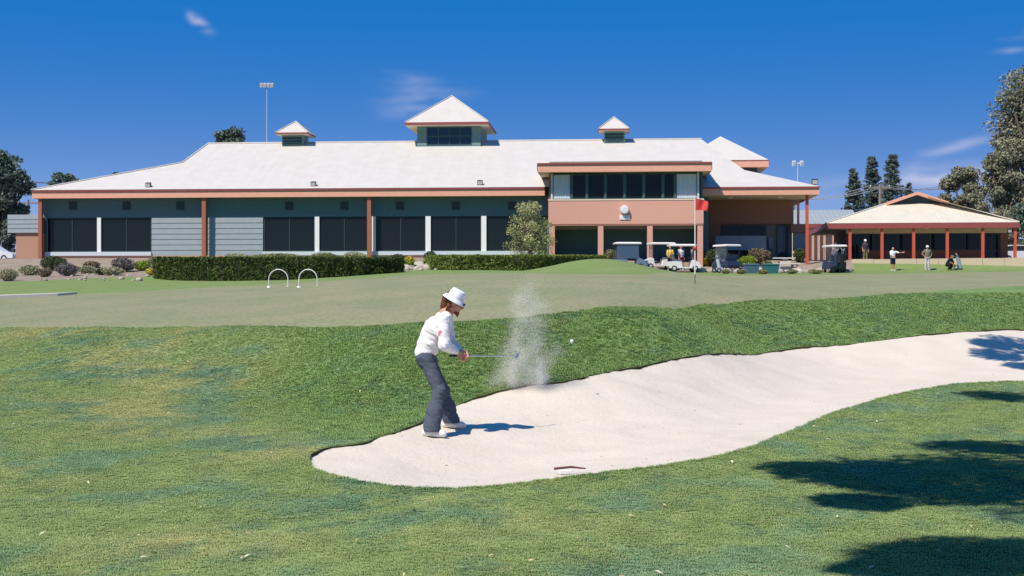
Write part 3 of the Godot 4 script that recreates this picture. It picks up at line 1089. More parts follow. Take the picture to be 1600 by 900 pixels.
func make_clubhouse() -> void:
	var o := at(850, 404, 97)
	var club := thing("clubhouse", "long clubhouse with white metal roof, three cupolas and two storey salmon front", "clubhouse", o, deg_to_rad(-4.5))
	CT = club.transform
	# ---- left wing: walls
	var xL := P(66, 350, 0).x
	var xR := P(858, 350, 0).x
	var yT := P(450, 309, 0).y
	var yH := P(450, 338.5, 0).y
	var yS := P(450, 393, 0).y
	var yB := P(450, 399, 0).y
	pbox("wall", Vector3(xL, -1.0, -20), Vector3(xR + 12, yT + 0.25, -0.3), M.siding_teal, club)
	pbox("brick_base", Vector3(xL, -1.2, -0.29), Vector3(xR, yB, 0.03), M.salmonbrick, club)
	boards(xL, xR, yH, yT + 0.2, -0.02, 5, M.siding_teal, club)
	# siding panels
	boards(P(237, 370, 0).x, P(318, 370, 0).x, yB + .02, yH - .02, 0.0, 7, M.siding, club)
	boards(P(325, 370, 0).x, P(411, 370, 0).x, yB + .02, yH - .02, 0.0, 7, M.siding, club)
	var yf0 := P(450, 307.8, 0.85).y + 0.03
	# windows between white posts
	for w in [[73, 152], [158, 236.5], [412.5, 492], [499, 577], [587, 665], [673, 752], [760, 850]]:
		window(P(w[0], 360, 0).x, P(w[1], 360, 0).x, yS + .01, yH - .02, -0.04, club, M.darkteal, M.glass, 2, 1, 0.06)
	for w in [[152, 158], [492, 499], [581, 587], [665, 673], [752, 760]]:
		pbox("post", Vector3(P(w[0], 360, 0).x, yS, -0.2), Vector3(P(w[1], 360, 0).x, yH - .015, 0.05), M.white, club)
	for w in [[71, 237], [411, 850]]:
		pbox("window_sill", Vector3(P(w[0], 396, 0).x, yB, -0.2), Vector3(P(w[1], 396, 0).x, yS, 0.14), M.palegrey, club)
	for w in [[64, 69.5], [318.5, 324.5], [575.5, 581.5]]:
		pbox("column", Vector3(P(w[0], 360, .2).x, -1.0, 0.46), Vector3(P(w[1], 360, .2).x, yf0, 0.70), M.rust, club)
	for px in [114, 198, 282, 452, 538, 625, 712, 800]:
		var v := MB.new()
		var a := P(px - 6, 322, 0)
		var b := P(px + 6, 315.5, 0)
		v.box(Vector3(a.x, P(px, 328, 0).y, -.02), Vector3(b.x, b.y, 0.06))
		var vo := obj("vent", v, M.darkteal, club)
		for q in 4:
			var yy := lerpf(P(px, 327, 0).y, b.y, q / 4.0)
			pbox("slat", Vector3(a.x + .04, yy + .02, 0.061), Vector3(b.x - .04, yy + .07, 0.075), M.dark_metal, vo)
	# ---- left wing: eave and roof
	var ye := P(450, 295.5, 0.85).y
	var yf := P(450, 307.8, 0.85).y
	var xe := P(50, 300, 0.85).x
	var xer := P(851, 300, 0.85).x
	pbox("fascia", Vector3(xe, yf, 0.77), Vector3(xer, ye - 0.09, 0.85), M.salmon, club)
	pbox("fascia", Vector3(xe, yf, -20.5), Vector3(xe + .08, ye - 0.09, 0.768), M.salmon, club)
	pbox("gutter", Vector3(xe - .03, ye - 0.09, 0.75), Vector3(xer, ye + 0.035, 0.93), M.redtrim, club)
	pbox("gutter", Vector3(xe - .06, ye - 0.09, -20.5), Vector3(xe + .1, ye + 0.03, 0.748), M.redtrim, club)
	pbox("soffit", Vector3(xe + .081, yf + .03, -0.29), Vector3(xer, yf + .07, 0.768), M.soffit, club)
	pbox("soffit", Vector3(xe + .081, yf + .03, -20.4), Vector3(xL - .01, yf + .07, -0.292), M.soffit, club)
	var yr := P(700, 221.3, -10).y
	var r0 := Vector3(P(325, 225, -10).x, yr, -10)
	var r1 := Vector3(P(1096, 218, -10).x, yr, -10)
	var e0 := Vector3(xe - .05, ye + 0.04, 0.95)
	var zb := -5.2
	var yb := lerpf(e0.y, yr, (0.95 - zb) / 10.95)
	var b0 := Vector3(P(285, 254, zb).x, yb, zb)
	var e1 := Vector3(r1.x + 4.0, ye + 0.04, 0.95)
	var mir := func(p: Vector3) -> Vector3: return Vector3(p.x, p.y, -20 - p.z)
	var m := MB.new()
	m.tri(b0, r0, r1)
	m.tri(e0, b0, e1)
	m.tri(b0, r1, e1)
	m.quad(e0, mir.call(e0), mir.call(b0), b0)
	m.tri(b0, mir.call(b0), r0)
	m.tri(r1, r0, mir.call(b0))
	m.tri(mir.call(e1), mir.call(b0), mir.call(e0))
	m.tri(mir.call(e1), r1, mir.call(b0))
	m.tri(e1, r1, mir.call(e1))
	var roof := obj("roof", m, M.roof, club)
	var s := MB.new()
	var lift := Vector3(0, .001, .0)
	var x := r0.x + 0.4
	while x < r1.x:
		s.tube([Vector3(x, e0.y, e0.z) + lift, Vector3(x, yr, -10) + lift], [.0035, .0035], 4, false)
		x += 0.76
	var so := obj("roof_seams", s, M.roof, roof)
	so.set_meta("kind", "stuff")
	var rc := MB.new()
	rc.tube([r0 + Vector3(0, .02, 0), r1 + Vector3(0, .02, 0)], [.09, .09], 6)
	rc.tube([e0 + Vector3(0, .02, 0), b0 + Vector3(0, .02, 0), r0 + Vector3(0, .02, 0)], [.07, .07, .07], 6)
	obj("ridge_cap", rc, M.roof, roof)
	for q in [[232, 297], [490, 295.5], [750, 293.5]]:
		floodlight(club, P(q[0], q[1], 0.4) + Vector3(0, 0.16, 0))
	# ---- cupolas
	cupola(club, "cupola", 430, 481, 207, 459, 190, 440, 473, 225, -10, false)
	cupola(club, "cupola", 935, 983, 201, 962, 183, 944, 976, 219, -10, false)
	cupola(club, "cupola", 632, 763, 191, 706, 150, 652, 751, 231, -11.3, true)
	# ---- two storey front
	var zf := 3.2
	var fx0 := P(858, 330, zf).x
	var fx1 := P(1098, 330, zf).x
	var y2t := P(976, 270, zf).y
	var y2s := P(976, 311, zf).y
	var y1c := P(976, 350, zf).y
	pbox("upper_wall", Vector3(fx0, y1c - .3, -4), Vector3(fx1, y2t + .9, zf - 0.5), M.darkroom, club)
	pbox("parapet", Vector3(fx0 - .05, y1c, zf - 0.45), Vector3(fx1 + .05, y2s - 0.1, zf + .1), M.salmonwall, club)
	pbox("parapet_cap", Vector3(fx0 - .08, y2s - 0.1, zf - 0.48), Vector3(fx1 + .08, y2s, zf + .13), M.cream, club)
	pbox("floor_slab", Vector3(fx0 - .04, y1c - .12, zf - 6), Vector3(fx1 + .04, y1c - .002, zf + .08), M.brownbrick, club)
	var wx := [862, 893, 917, 946, 976, 1006, 1036, 1055, 1091]
	for i in wx.size() - 1:
		window(P(wx[i], 290, zf).x + .07, P(wx[i + 1], 290, zf).x - .07, y2s + .01, y2t - .06, zf - 0.12, club, M.tealtrim, M.glass, 1, 1, 0.05)
	for i in wx.size():
		pbox("mullion", Vector3(P(wx[i], 290, zf).x - .065, y2s + .005, zf - 0.25), Vector3(P(wx[i], 290, zf).x + .065, y2t - .01, zf - 0.06), M.tealtrim if i > 0 and i < 8 else M.palegrey, club)
	for q in [[864, 891], [1057, 1089]]:
		curtain(club, P(q[0], 290, zf).x, P(q[1], 290, zf).x, y2s + .06, y2t - .1, zf - 0.15)
	pbox("side_wall", Vector3(fx0 - .03, y2s + .004, -0.4), Vector3(fx0 + .1, y2t, zf - 0.26), M.brownbrick, club)
	pbox("side_wall", Vector3(fx1 - .1, y2s + .004, -4.0), Vector3(fx1 + .03, y2t, zf - 0.26), M.tealtrim, club)
	pbox("side_wall", Vector3(fx1 - .3, -1.4, -4.0), Vector3(fx1 + .02, y1c - .13, zf - 2.0), M.brownbrick, club)
	pbox("side_wall", Vector3(fx0 - .02, -1.4, -0.3), Vector3(fx0 + .3, y1c - .13, zf - 1.6), M.brownbrick, club)
	for px in [862.5, 938.5, 1015.5, 1094.0]:
		var cx := P(px, 380, zf).x
		pbox("column", Vector3(cx - .2, -1.6, zf - 0.34), Vector3(cx + .2, y1c - .122, zf + 0.06), M.salmonwall, club)
	# undercroft back wall: dark glazed doors
	pbox("back_wall", Vector3(fx0 + .3, -1.6, -1.2), Vector3(fx1 - .3, y1c - .13, -0.9), M.darkroom, club)
	for i in 6:
		var wa := lerpf(fx0 + .5, fx1 - .5, i / 6.0)
		var wb := lerpf(fx0 + .5, fx1 - .5, (i + 1) / 6.0)
		window(wa + .05, wb - .05, 0.0, y1c - .4, -0.82, club, M.tealtrim, M.glass, 2, 1, 0.06)
	# front roof slab
	var zr := zf + 0.80
	var rt := P(976, 254.5, zr).y
	var rb := P(976, 268, zr).y
	var rx0 := P(840, 262, zr).x
	var rx1 := P(1112, 262, zr).x
	pbox("fascia", Vector3(rx0, rb, zr - .08), Vector3(rx1, rt - .08, zr), M.salmon, club)
	pbox("fascia", Vector3(rx0, rb, -3.5), Vector3(rx0 + .08, rt - .08, zr - .081), M.salmon, club)
	pbox("fascia", Vector3(rx1 - .08, rb, -6), Vector3(rx1, rt - .08, zr - .081), M.salmon, club)
	pbox("gutter", Vector3(rx0 - .04, rt - .08, zr - .12), Vector3(rx1 + .04, rt + .03, zr + .08), M.redtrim, club)
	pbox("soffit", Vector3(rx0 + .081, rb + .03, -3.5), Vector3(rx1 - .081, rb + .08, zr - .081), M.cream, club)
	var fr := MB.new()
	var back := lerpf(0.95, -10.0, clampf((rt + .35 - e0.y) / (yr - e0.y), 0, 1)) - 0.4
	fr.quad(Vector3(rx0 - .04, rt + .035, zr), Vector3(rx0 - .04, rt + .35, back), Vector3(rx1 + .04, rt + .35, back), Vector3(rx1 + .04, rt + .035, zr))
	fr.quad(Vector3(rx1 + .04, rt + .035, zr), Vector3(rx1 + .04, rt + .35, back), Vector3(rx1 + .04, rb + .1, back), Vector3(rx1 + .04, rb + .1, zr))
	fr.quad(Vector3(rx0 - .04, rt + .35, back), Vector3(rx0 - .04, rt + .035, zr), Vector3(rx0 - .04, rb + .1, zr), Vector3(rx0 - .04, rb + .1, back))
	obj("front_roof", fr, M.roof, club)
	# round emblem and plate on the parapet
	var ec := P(976, 328, zf + .1)
	var em := MB.new()
	em.lathe([[0.001, .30], [0.24, .30], [0.30, .26], [0.32, .10], [0.30, 0.0]], 24, Transform3D(Basis(Vector3.RIGHT, PI / 2), ec))
	var eo := obj("round_emblem", em, M.white, club)
	var er := MB.new()
	er.lathe([[0.10, .306], [0.12, .312], [0.14, .306]], 20, Transform3D(Basis(Vector3.RIGHT, PI / 2), ec))
	er.lathe([[0.255, .302], [0.27, .306], [0.285, .285]], 24, Transform3D(Basis(Vector3.RIGHT, PI / 2), ec))
	obj("emblem_ring", er, M.palegrey, eo)
	var pl := flat("plaque", 968, 336.5, 984, 343, zf + .16, .06, M.white, club)
	flat("band", 971, 338.6, 981, 340.2, zf + .17, .011, M.palegrey, pl)
	# ---- right wing with its porch
	var zp := 1.6
	var px1 := P(1280, 299, zp).x
	var px0 := P(1098, 299, zp).x
	var pt := P(1190, 292.5, zp).y
	var pb := P(1190, 304.5, zp).y
	pbox("fascia", Vector3(px0, pb, zp - .08), Vector3(px1, pt - .09, zp), M.salmon, club)
	pbox("fascia", Vector3(px1 - .08, pb, -12), Vector3(px1, pt - .09, zp - .081), M.salmon, club)
	pbox("gutter", Vector3(px0, pt - .09, zp - .1), Vector3(px1 + .05, pt + .03, zp + .08), M.redtrim, club)
	pbox("soffit", Vector3(px0, pb + .02, -4.0), Vector3(px1 - .081, pb + .07, zp - .081), M.cream, club)
	for px in [1140, 1218]:
		var d := MB.new()
		var q := P(px, 309, -1.2)
		d.lathe([[0.24, 0.0], [0.24, -.05], [0.16, -.09], [0.001, -.1]], 14, Transform3D(Basis.IDENTITY, Vector3(q.x, pb + .021, -1.2)))
		obj("ceiling_light", d, M.white, club)
	var wr := MB.new()
	var E := Vector3(px1 + .03, pt + .035, zp + .05)
	var R := P(1100, 252, -7)
	R.y = maxf(R.y, pt + 2.4)
	var EL := Vector3(px0 - 1.5, pt + .035, zp + .05)
	var RL := Vector3(px0 - 1.5, R.y, R.z)
	wr.poly([EL, RL, R, E])
	wr.tri(E, R, Vector3(E.x, E.y, -14))
	wr.poly([Vector3(E.x, E.y, -14), R, RL, Vector3(EL.x, EL.y, -14)])
	obj("porch_roof", wr, M.roof, club)
	floodlight(club, P(1273, 292, zp - 0.6) + Vector3(0, 0.12, 0), 1.1)
	var zw := -4.0
	pbox("porch_wall", Vector3(P(1108, 330, zw).x, P(1180, 350, zw).y, zw - 8), Vector3(P(1240, 330, zw).x, pb + .3, zw), M.brownbrick, club)
	pbox("porch_wall", Vector3(P(1100, 330, zw).x, -1.2, zw - 2), Vector3(P(1126, 330, zw).x, P(1180, 350, zw).y - .004, zw - .02), M.brownbrick, club)
	pbox("back_wall", Vector3(P(1126.5, 330, zw).x, -1.2, zw - 8), Vector3(P(1239, 330, zw).x, P(1180, 350, zw).y - .004, zw - .5), M.darkroom, club)
	var gy := P(1180, 351, zw).y
	for w in [[1128, 1160], [1160, 1198]]:
		window(P(w[0], 370, zw - .4).x, P(w[1], 370, zw - .4).x - .03, 0.2, gy - .05, zw - .38, club, M.tealtrim, M.glass, 1, 1, .06)
	var dr := window(P(1214, 370, zw - .4).x, P(1236, 370, zw - .4).x, -0.3, gy - .05, zw - .36, club, M.tealtrim, M.blueglass, 2, 1, .09)
	dr.name = "door"
	pbox("wall_panel", Vector3(P(1118, 380, -1.5).x, P(1160, 391, -1.5).y, -1.55), Vector3(P(1197, 380, -1.5).x, P(1160, 368.5, -1.5).y, -1.5), M.bluegrey, club)
	for px in [1118.6, 1157.5, 1196.4]:
		pbox("panel_post", Vector3(P(px, 380, -1.5).x - .03, -1.3, -1.62), Vector3(P(px, 380, -1.5).x + .03, P(1160, 368, -1.5).y, -1.552), M.dark_metal, club)
	pbox("notice", Vector3(P(1202, 380, zw).x, P(1205, 388, zw).y, zw - .42), Vector3(P(1208.5, 380, zw).x, P(1205, 371, zw).y, zw - .3), M.bluegrey, club)
	pbox("lintel", Vector3(P(1236, 355, zw).x, P(1250, 363, zw).y, zw - 1.0), Vector3(P(1262, 355, zw).x, P(1250, 350, zw).y, zw - .1), M.brownbrick, club)
	pbox("wall_panel", Vector3(P(1240, 375, zw).x, P(1250, 392, zw).y, zw - .5), Vector3(P(1259, 375, zw).x, P(1250, 363.4, zw).y, zw - .3), M.bluegrey, club)
	pbox("column", Vector3(P(1258.8, 350, 1.1).x, -1.3, .98), Vector3(P(1263.2, 350, 1.1).x, pb + .025, 1.2), M.redpost, club)
	pbox("column", Vector3(P(1245.5, 330, -7).x, -1.3, -7.1), Vector3(P(1249, 330, -7).x, pb + .3, -6.95), M.salmon, club)
	# ---- rear pyramid roof
	var zq := -6.5
	var hw := (P(1201, 256, zq).x - P(1125, 256, zq).x)
	var qx := P(1125, 256, zq - hw).x
	hw = P(1201, 256, zq).x - qx
	var qt := P(1150, 250, zq).y
	var qb := P(1150, 261, zq).y
	var zc := zq - hw
	var ap := Vector3(qx, P(1125, 213, zc).y, zc)
	var py := MB.new()
	var cc := [Vector3(qx - hw, qt, zc - hw), Vector3(qx + hw, qt, zc - hw), Vector3(qx + hw, qt, zc + hw), Vector3(qx - hw, qt, zc + hw)]
	for i in 4:
		py.tri(ap, cc[(i + 1) % 4], cc[i])
	var tower := obj("tower", MB_box(Vector3(qx - hw + .8, 2.0, zc - hw + .8), Vector3(qx + hw - .8, qb + .1, zc + hw - .8)), M.darkteal, club)
	obj("roof", py, M.roof, tower)
	obj("fascia", MB_box(Vector3(qx - hw, qb, zc - hw), Vector3(qx + hw, qt - .06, zc + hw)), M.salmon, tower)
	obj("gutter", MB_box(Vector3(qx - hw - .03, qt - .06, zc - hw - .03), Vector3(qx + hw + .03, qt - .004, zc + hw + .03)), M.redtrim, tower)
	# ---- siding-topped brick screen at the left end
	var za := 0.25
	pbox("annex_wall", Vector3(P(25, 380, za).x, -1.6, za - 3), Vector3(P(66, 380, za).x, P(40, 364, za).y, za), M.oldbrick, club)
	boards(P(13, 350, za).x, P(63.5, 350, za).x, P(40, 363.5, za).y, P(40, 335.5, za).y, za + .12, 4, M.siding, club)
	pbox("annex_top", Vector3(P(13, 350, za).x + .02, P(40, 363, za).y, za - 3), Vector3(P(63.5, 350, za).x, P(40, 336, za).y, za + .05), M.siding, club)

func curtain(parent: Node, x0: float, x1: float, y0: float, y1: float, z: float) -> void:
	var m := MB.new()
	var n := 28
	var top := []
	var bot := []
	for i in n + 1:
		var t := i / float(n)
		var zz := z + 0.012 * sin(t * 44.0)
		top.append(Vector3(lerpf(x0, x1, t), y1, zz)); bot.append(Vector3(lerpf(x0, x1, t), y0, zz))
	for i in n:
		m.quad(top[i], top[i + 1], bot[i + 1], bot[i])
	obj("curtain", m, M.curtain, parent)

func make_pavilion() -> void:
	var o := at(1441, 411, 98)
	var pav := thing("pavilion", "small pavilion with cream hipped roof, gablet and red verandah posts", "pavilion", o, deg_to_rad(-7))
	CT = pav.transform
	var ze := 1.2
	var ex0 := P(1290, 349, ze).x
	var ex1 := P(1593, 348, ze).x
	var ye := P(1441, 348, ze).y
	var yf := P(1441, 356.5, ze).y
	var zg := -3.0
	var gl := P(1384, 318, zg)
	var gr := P(1481, 318, zg)
	var gp := P(1432, 302, zg)
	var gy := (gl.y + gr.y) * 0.5
	gl.y = gy; gr.y = gy
	var zbk := -13.0
	var a := Vector3(ex0, ye, ze)
	var b := Vector3(ex1, ye, ze)
	var a2 := Vector3(ex0, ye, zbk)
	var b2 := Vector3(ex1, ye, zbk)
	var rb := Vector3(gp.x, gp.y, -8.5)
	var m := MB.new()
	m.quad(a, gl, gr, b)
	m.poly([a2, rb, gp, gl, a])
	m.poly([b, gr, gp, rb, b2])
	m.tri(b2, rb, a2)
	var roof := obj("roof", m, M.creamroof, pav)
	var rc := MB.new()
	rc.tube([a + Vector3(0, .02, 0), gl + Vector3(0, .02, 0)], [.06, .06], 6)
	rc.tube([b + Vector3(0, .02, 0), gr + Vector3(0, .02, 0)], [.06, .06], 6)
	rc.tube([gp + Vector3(0, .02, 0), rb + Vector3(0, .02, 0)], [.07, .07], 6)
	obj("ridge_cap", rc, M.creamroof, roof)
	var s := MB.new()
	for i in 38:
		var t := (i + 0.5) / 38.0
		var x := lerpf(ex0, ex1, t)
		var top := gy
		if x < gl.x: top = lerpf(ye, gy, (x - ex0) / (gl.x - ex0))
		elif x > gr.x: top = lerpf(gy, ye, (x - gr.x) / (ex1 - gr.x))
		var f := (top - ye) / (gy - ye)
		s.tube([Vector3(x, ye + .012, ze), Vector3(x, top + .012, lerpf(ze, zg, f))], [.004, .004], 4, false)
	obj("roof_seams", s, M.creamroof, roof).set_meta("kind", "stuff")
	# gablet: dark triangle set back between red barge boards
	var g := MB.new()
	g.tri(gp + Vector3(0, -.12, .02), gr + Vector3(-.5, .03, .02), gl + Vector3(.5, .03, .02))
	obj("gablet", g, M.darkteal, pav)
	for q in [[gl, gp], [gp, gr]]:
		var bm := MB.new()
		var up := Vector3(0, .10, 0)
		var dn := Vector3(0, -.14, 0)
		var fw := Vector3(0, 0, .45)
		bm.hexa([q[0] + dn, q[1] + dn, q[1] + dn + fw, q[0] + dn + fw, q[0] + up, q[1] + up, q[1] + up + fw, q[0] + up + fw])
		obj("barge_board", bm, M.salmon, pav)
	pbox("fascia", Vector3(ex0, yf, ze - .08), Vector3(ex1, ye - .02, ze), M.redtrim, pav)
	pbox("fascia", Vector3(ex0, yf, zbk), Vector3(ex0 + .08, ye - .02, ze - .081), M.redtrim, pav)
	pbox("fascia", Vector3(ex1 - .08, yf, zbk), Vector3(ex1, ye - .02, ze - .081), M.redtrim, pav)
	pbox("soffit", Vector3(ex0 + .081, yf + .05, zbk), Vector3(ex1 - .081, yf + .1, ze - .081), M.cream, pav)
	var zw := -1.6
	pbox("frieze", Vector3(P(1322, 360, zw).x, P(1441, 364.5, zw).y, zw - .2), Vector3(P(1573, 360, zw).x, yf + .049, zw + .12), M.cream, pav)
	pbox("wall", Vector3(P(1328, 380, zw).x, -.6, zbk + 1.5), Vector3(P(1574, 380, zw).x, yf + .048, zw - .21), M.brownbrick, pav)
	pbox("dado", Vector3(P(1350, 400, zw).x, -.6, zw - .2), Vector3(P(1536, 400, zw).x, P(1441, 391.5, zw).y, zw), M.redbrick, pav)
	pbox("brick_pier", Vector3(P(1563, 390, zw).x, -.6, zw - .2), Vector3(P(1574.5, 390, zw).x, P(1441, 364.6, zw).y, zw + .05), M.redbrick, pav)
	var wt := P(1441, 365, zw).y
	var wb := P(1441, 391, zw).y
	for w in [[1350, 1378], [1379, 1427], [1428, 1480], [1481, 1536]]:
		window(P(w[0], 378, zw).x + .02, P(w[1], 378, zw).x - .02, wb, wt, zw - .05, pav, M.tealtrim, M.glass, 2, 1, .05)
	window(P(1323, 378, zw).x, P(1349, 378, zw).x, -.4, wt, zw - .05, pav, M.tealtrim, M.glass, 2, 1, .05).name = "door"
	var d := window(P(1538, 378, zw).x, P(1562, 378, zw).x, -.4, wt, zw - .03, pav, M.tealtrim, M.glass, 2, 2, .08)
	d.name = "door"
	for px in [1328, 1378, 1427.5, 1480, 1535.5, 1586]:
		var cx := P(px, 380, ze - .25).x
		pbox("verandah_post", Vector3(cx - .1, -.8, ze - .35), Vector3(cx + .1, yf + .052, ze - .15), M.redpost, pav)
	for px in [1376, 1448, 1530]:
		var l := MB.new()
		l.lathe([[0.18, 0.0], [0.18, -.04], [0.12, -.07], [0.001, -.08]], 12, Transform3D(Basis.IDENTITY, Vector3(P(px, 360, 0).x, yf + .051, -.1)))
		obj("ceiling_light", l, M.white, pav)
	floodlight(pav, P(1577, 357, ze + .05) + Vector3(0, -.35, .05), .7)
	# ---- low kerb wall of pale blocks in front
	var kw := thing("kerb_wall", "low wall of pale cream blocks in front of the pavilion verandah", "wall", Vector3.ZERO)
	var p0 := at(1331, 411.5, 95.0)
	var p1 := at(1640, 409, 93.0)
	var n := 9
	var dirv := (p1 - p0) / n
	for i in n:
		var q0 := p0 + dirv * i
		var q1 := p0 + dirv * (i + 0.985)
		var mm := MB.new()
		var bk := Vector3(0.1, 0, -.6)
		var hgt := Vector3(0, .30 + rng.randf_range(-.015, .015), 0)
		var dn := Vector3(0, -.5, 0)
		mm.hexa([q0 + bk + dn, q1 + bk + dn, q1 + dn, q0 + dn, q0 + bk + hgt, q1 + bk + hgt, q1 + hgt, q0 + hgt])
		obj("block", mm, M.cream_block, kw)

func make_back_shed() -> void:
	var o := at(1290, 400, 118)
	var sh := thing("shed", "grey metal roofed building behind the pavilion with pale pink piers", "shed", o, deg_to_rad(-4.5))
	CT = sh.transform
	var m := MB.new()
	var x0 := P(1238, 340, 0).x
	var x1 := P(1345, 340, 0).x
	var ye := P(1290, 350, 0).y
	var yr := P(1290, 328, -4).y
	m.quad(Vector3(x0, ye, .4), Vector3(x0, yr, -4), Vector3(x1, yr, -4), Vector3(x1, ye, .4))
	m.quad(Vector3(x1, ye, -8.4), Vector3(x1, yr, -4), Vector3(x0, yr, -4), Vector3(x0, ye, -8.4))
	var roof := obj("roof", m, M.greyroof, sh)
	var s := MB.new()
	for i in 14:
		var x := lerpf(x0 + .2, x1 - .2, i / 13.0)
		s.tube([Vector3(x, ye + .02, .4), Vector3(x, yr + .02, -4)], [.025, .025], 4, false)
	obj("roof_seams", s, M.greyroof, roof).set_meta("kind", "stuff")
	pbox("fascia", Vector3(x0, ye - .35, .3), Vector3(x1, ye - .01, .4), M.redtrim, sh)
	pbox("back_wall", Vector3(x0 + .3, -1.5, -8), Vector3(x1 - .3, ye - .02, -3.5), M.cream, sh)
	for px in [1270, 1279, 1288, 1302, 1314]:
		pbox("pier", Vector3(P(px - 1.6, 380, 0).x, -1.5, -.1), Vector3(P(px + 1.6, 380, 0).x, ye - .352, .2), M.salmonwall, sh)

# ---------------------------------------------------------------- plants
func leaf(m: MB, p: Vector3, s: float, up_bias := 0.3, slim := 0.45) -> void:
	var nn := Vector3(rng.randfn(), rng.randfn() + up_bias, rng.randfn()).normalized()
	var a := nn.cross(Vector3(rng.randfn(), rng.randfn(), rng.randfn())).normalized() * s
	var b := nn.cross(a) * slim
	m.quad(p - a, p - b, p + a, p + b)

func clump(m: MB, ce: Vector3, r: Vector3, n: int, s: float, c0: Color, c1: Color, slim := 0.45) -> void:
	var tone := rng.randf()
	for i in n:
		var q := Vector3(rng.randfn(), rng.randfn(), rng.randfn()).normalized() * pow(rng.randf(), 0.42)
		m.col = c0.lerp(c1, clampf(tone * 0.5 + rng.randf() * 0.6, 0, 1)) * rng.randf_range(0.75, 1.25)
		leaf(m, ce + q * r, s * rng.randf_range(0.6, 1.3), 0.4, slim)

func limb(m: MB, a: Vector3, b: Vector3, r0: float, r1: float, sag := 0.12) -> void:
	var pts := []
	var rs := []
	var off := Vector3(rng.randfn(), 0.4, rng.randfn()) * a.distance_to(b) * sag
	for i in 6:
		var t := i / 5.0
		pts.append(a.lerp(b, t) + off * sin(t * PI))
		rs.append(lerpf(r0, r1, t))
	m.tube(pts, rs, 7)

# a broad tree: trunk, limbs and separate leafy masses with sky between them
func tree(called: String, label: String, base: Vector3, h: float, w: float, c0: Color, c1: Color, masses: int, leaves: int, ls: float, low := 0.3, group := "", clear := 0.25) -> Node3D:
	var t := thing(called, label, "tree", base, 0.0, group)
	var tr := MB.new()
	var cr := MB.new()
	var tall := h * 0.62
	var lean := Vector3(rng.randf_range(-.05, .05) * h, 0, rng.randf_range(-.05, .05) * h)
	var tops := Vector3(0, tall, 0) + lean
	tr.tube([Vector3(0, -.3, 0), Vector3(0, h * .2, 0) + lean * .3, tops * .75, tops], [h * .035, h * .026, h * .018, h * .009], 9)
	for i in masses:
		var y := lerpf(low, 0.97, pow((i + rng.randf()) / masses, 0.85))
		var env := sin(clampf((y - low * .7) / (1.06 - low * .7), 0, 1) * PI)
		var rr := w * 0.5 * (0.35 + 0.65 * env) * sqrt(rng.randf()) * 0.9
		var a := rng.randf() * TAU
		var ce := Vector3(cos(a) * rr, y * h, sin(a) * rr) + lean
		var mr := w * rng.randf_range(0.11, 0.2)
		clump(cr, ce, Vector3(mr, mr * rng.randf_range(.55, .8), mr), leaves, ls, c0, c1)
		var from := tops * clampf(y - clear, 0.15, 1.0)
		limb(tr, from, ce, h * .010, h * .003)
	obj("trunk", tr, M.bark, t)
	obj("crown", cr, M.foliage, t)
	return t

# a tall native pine: whorled, upswept tiers round one stem
func pine(label: String, base: Vector3, h: float, w: float, c0: Color, c1: Color) -> void:
	var t := thing("pine_tree", label, "tree", base, 0.0, "tall pines behind the pavilion")
	var tr := MB.new()
	var cr := MB.new()
	tr.tube([Vector3(0, -.3, 0), Vector3(0, h * .97, 0)], [h * .022, h * .004], 8)
	for i in 260:
		var y := lerpf(0.14, 0.98, pow(rng.randf(), 0.8))
		var r := w * 0.5 * minf(1.0, 0.25 + (1.0 - y) * 2.0) * rng.randf_range(0.55, 1.08)
		var a := rng.randf() * TAU
		var o := Vector3(cos(a), 0, sin(a))
		var tip := o * r + Vector3(0, y * h + r * rng.randf_range(-.1, .5), 0)
		tr.tube([Vector3(0, y * h, 0), tip], [h * .004, h * .0015], 5)
		for f in [.4, .75, 1.0]:
			clump(cr, Vector3(0, y * h, 0).lerp(tip, f), Vector3(1, .75, 1) * w * rng.randf_range(.05, .09), 22, .16, c0, c1, .3)
	clump(cr, Vector3(0, h * .97, 0), Vector3(.3, .5, .3), 40, .15, c0, c1, .3)
	obj("trunk", tr, M.bark, t)
	obj("crown", cr, M.foliage, t)

func shrub(label: String, px0: float, px1: float, row0: float, row1: float, d: float, c0: Color, c1: Color, group := "", ls := 0.062) -> void:
	var ce := on_land((px0 + px1) * .5, row1 - 1.0, 72.0)
	d = clampf(-ce.z, 74.0, minf(d + 1.5, 95.5))
	ce = at((px0 + px1) * .5, row1, d)
	var w := (px1 - px0) / F * d * .5
	var h := (row1 - row0) / F * d
	ce.y = land(ce.x, d)
	h = maxf(at(px0, row0, d).y - ce.y, h * 0.8)
	var t := thing("shrub", label, "shrub", ce, 0.0, group)
	var m := MB.new()
	var st := MB.new()
	for i in 5:
		var a := rng.randf() * TAU
		st.tube([Vector3(0, -.1, 0), Vector3(cos(a) * w * .5, h * .6, sin(a) * w * .5)], [.025, .01], 5)
	var n := int(clampf(w * h * 3200, 700, 4200))
	for i in n:
		var q := Vector3(rng.randfn(), rng.randfn(), rng.randfn()).normalized()
		var bump := 1.0 + 0.28 * nz2.get_noise_3d(q.x * 60 + ce.x * 50, q.y * 60, q.z * 60 + ce.z * 50)
		var p := q * Vector3(w, h * .5, w) * bump * pow(rng.randf(), .3) + Vector3(0, h * .5, 0)
		m.col = c0.lerp(c1, rng.randf()) * rng.randf_range(.7, 1.3)
		leaf(m, p, ls * rng.randf_range(.6, 1.4), .5)
	obj("stems", st, M.bark, t)
	obj("foliage", m, M.foliage, t)

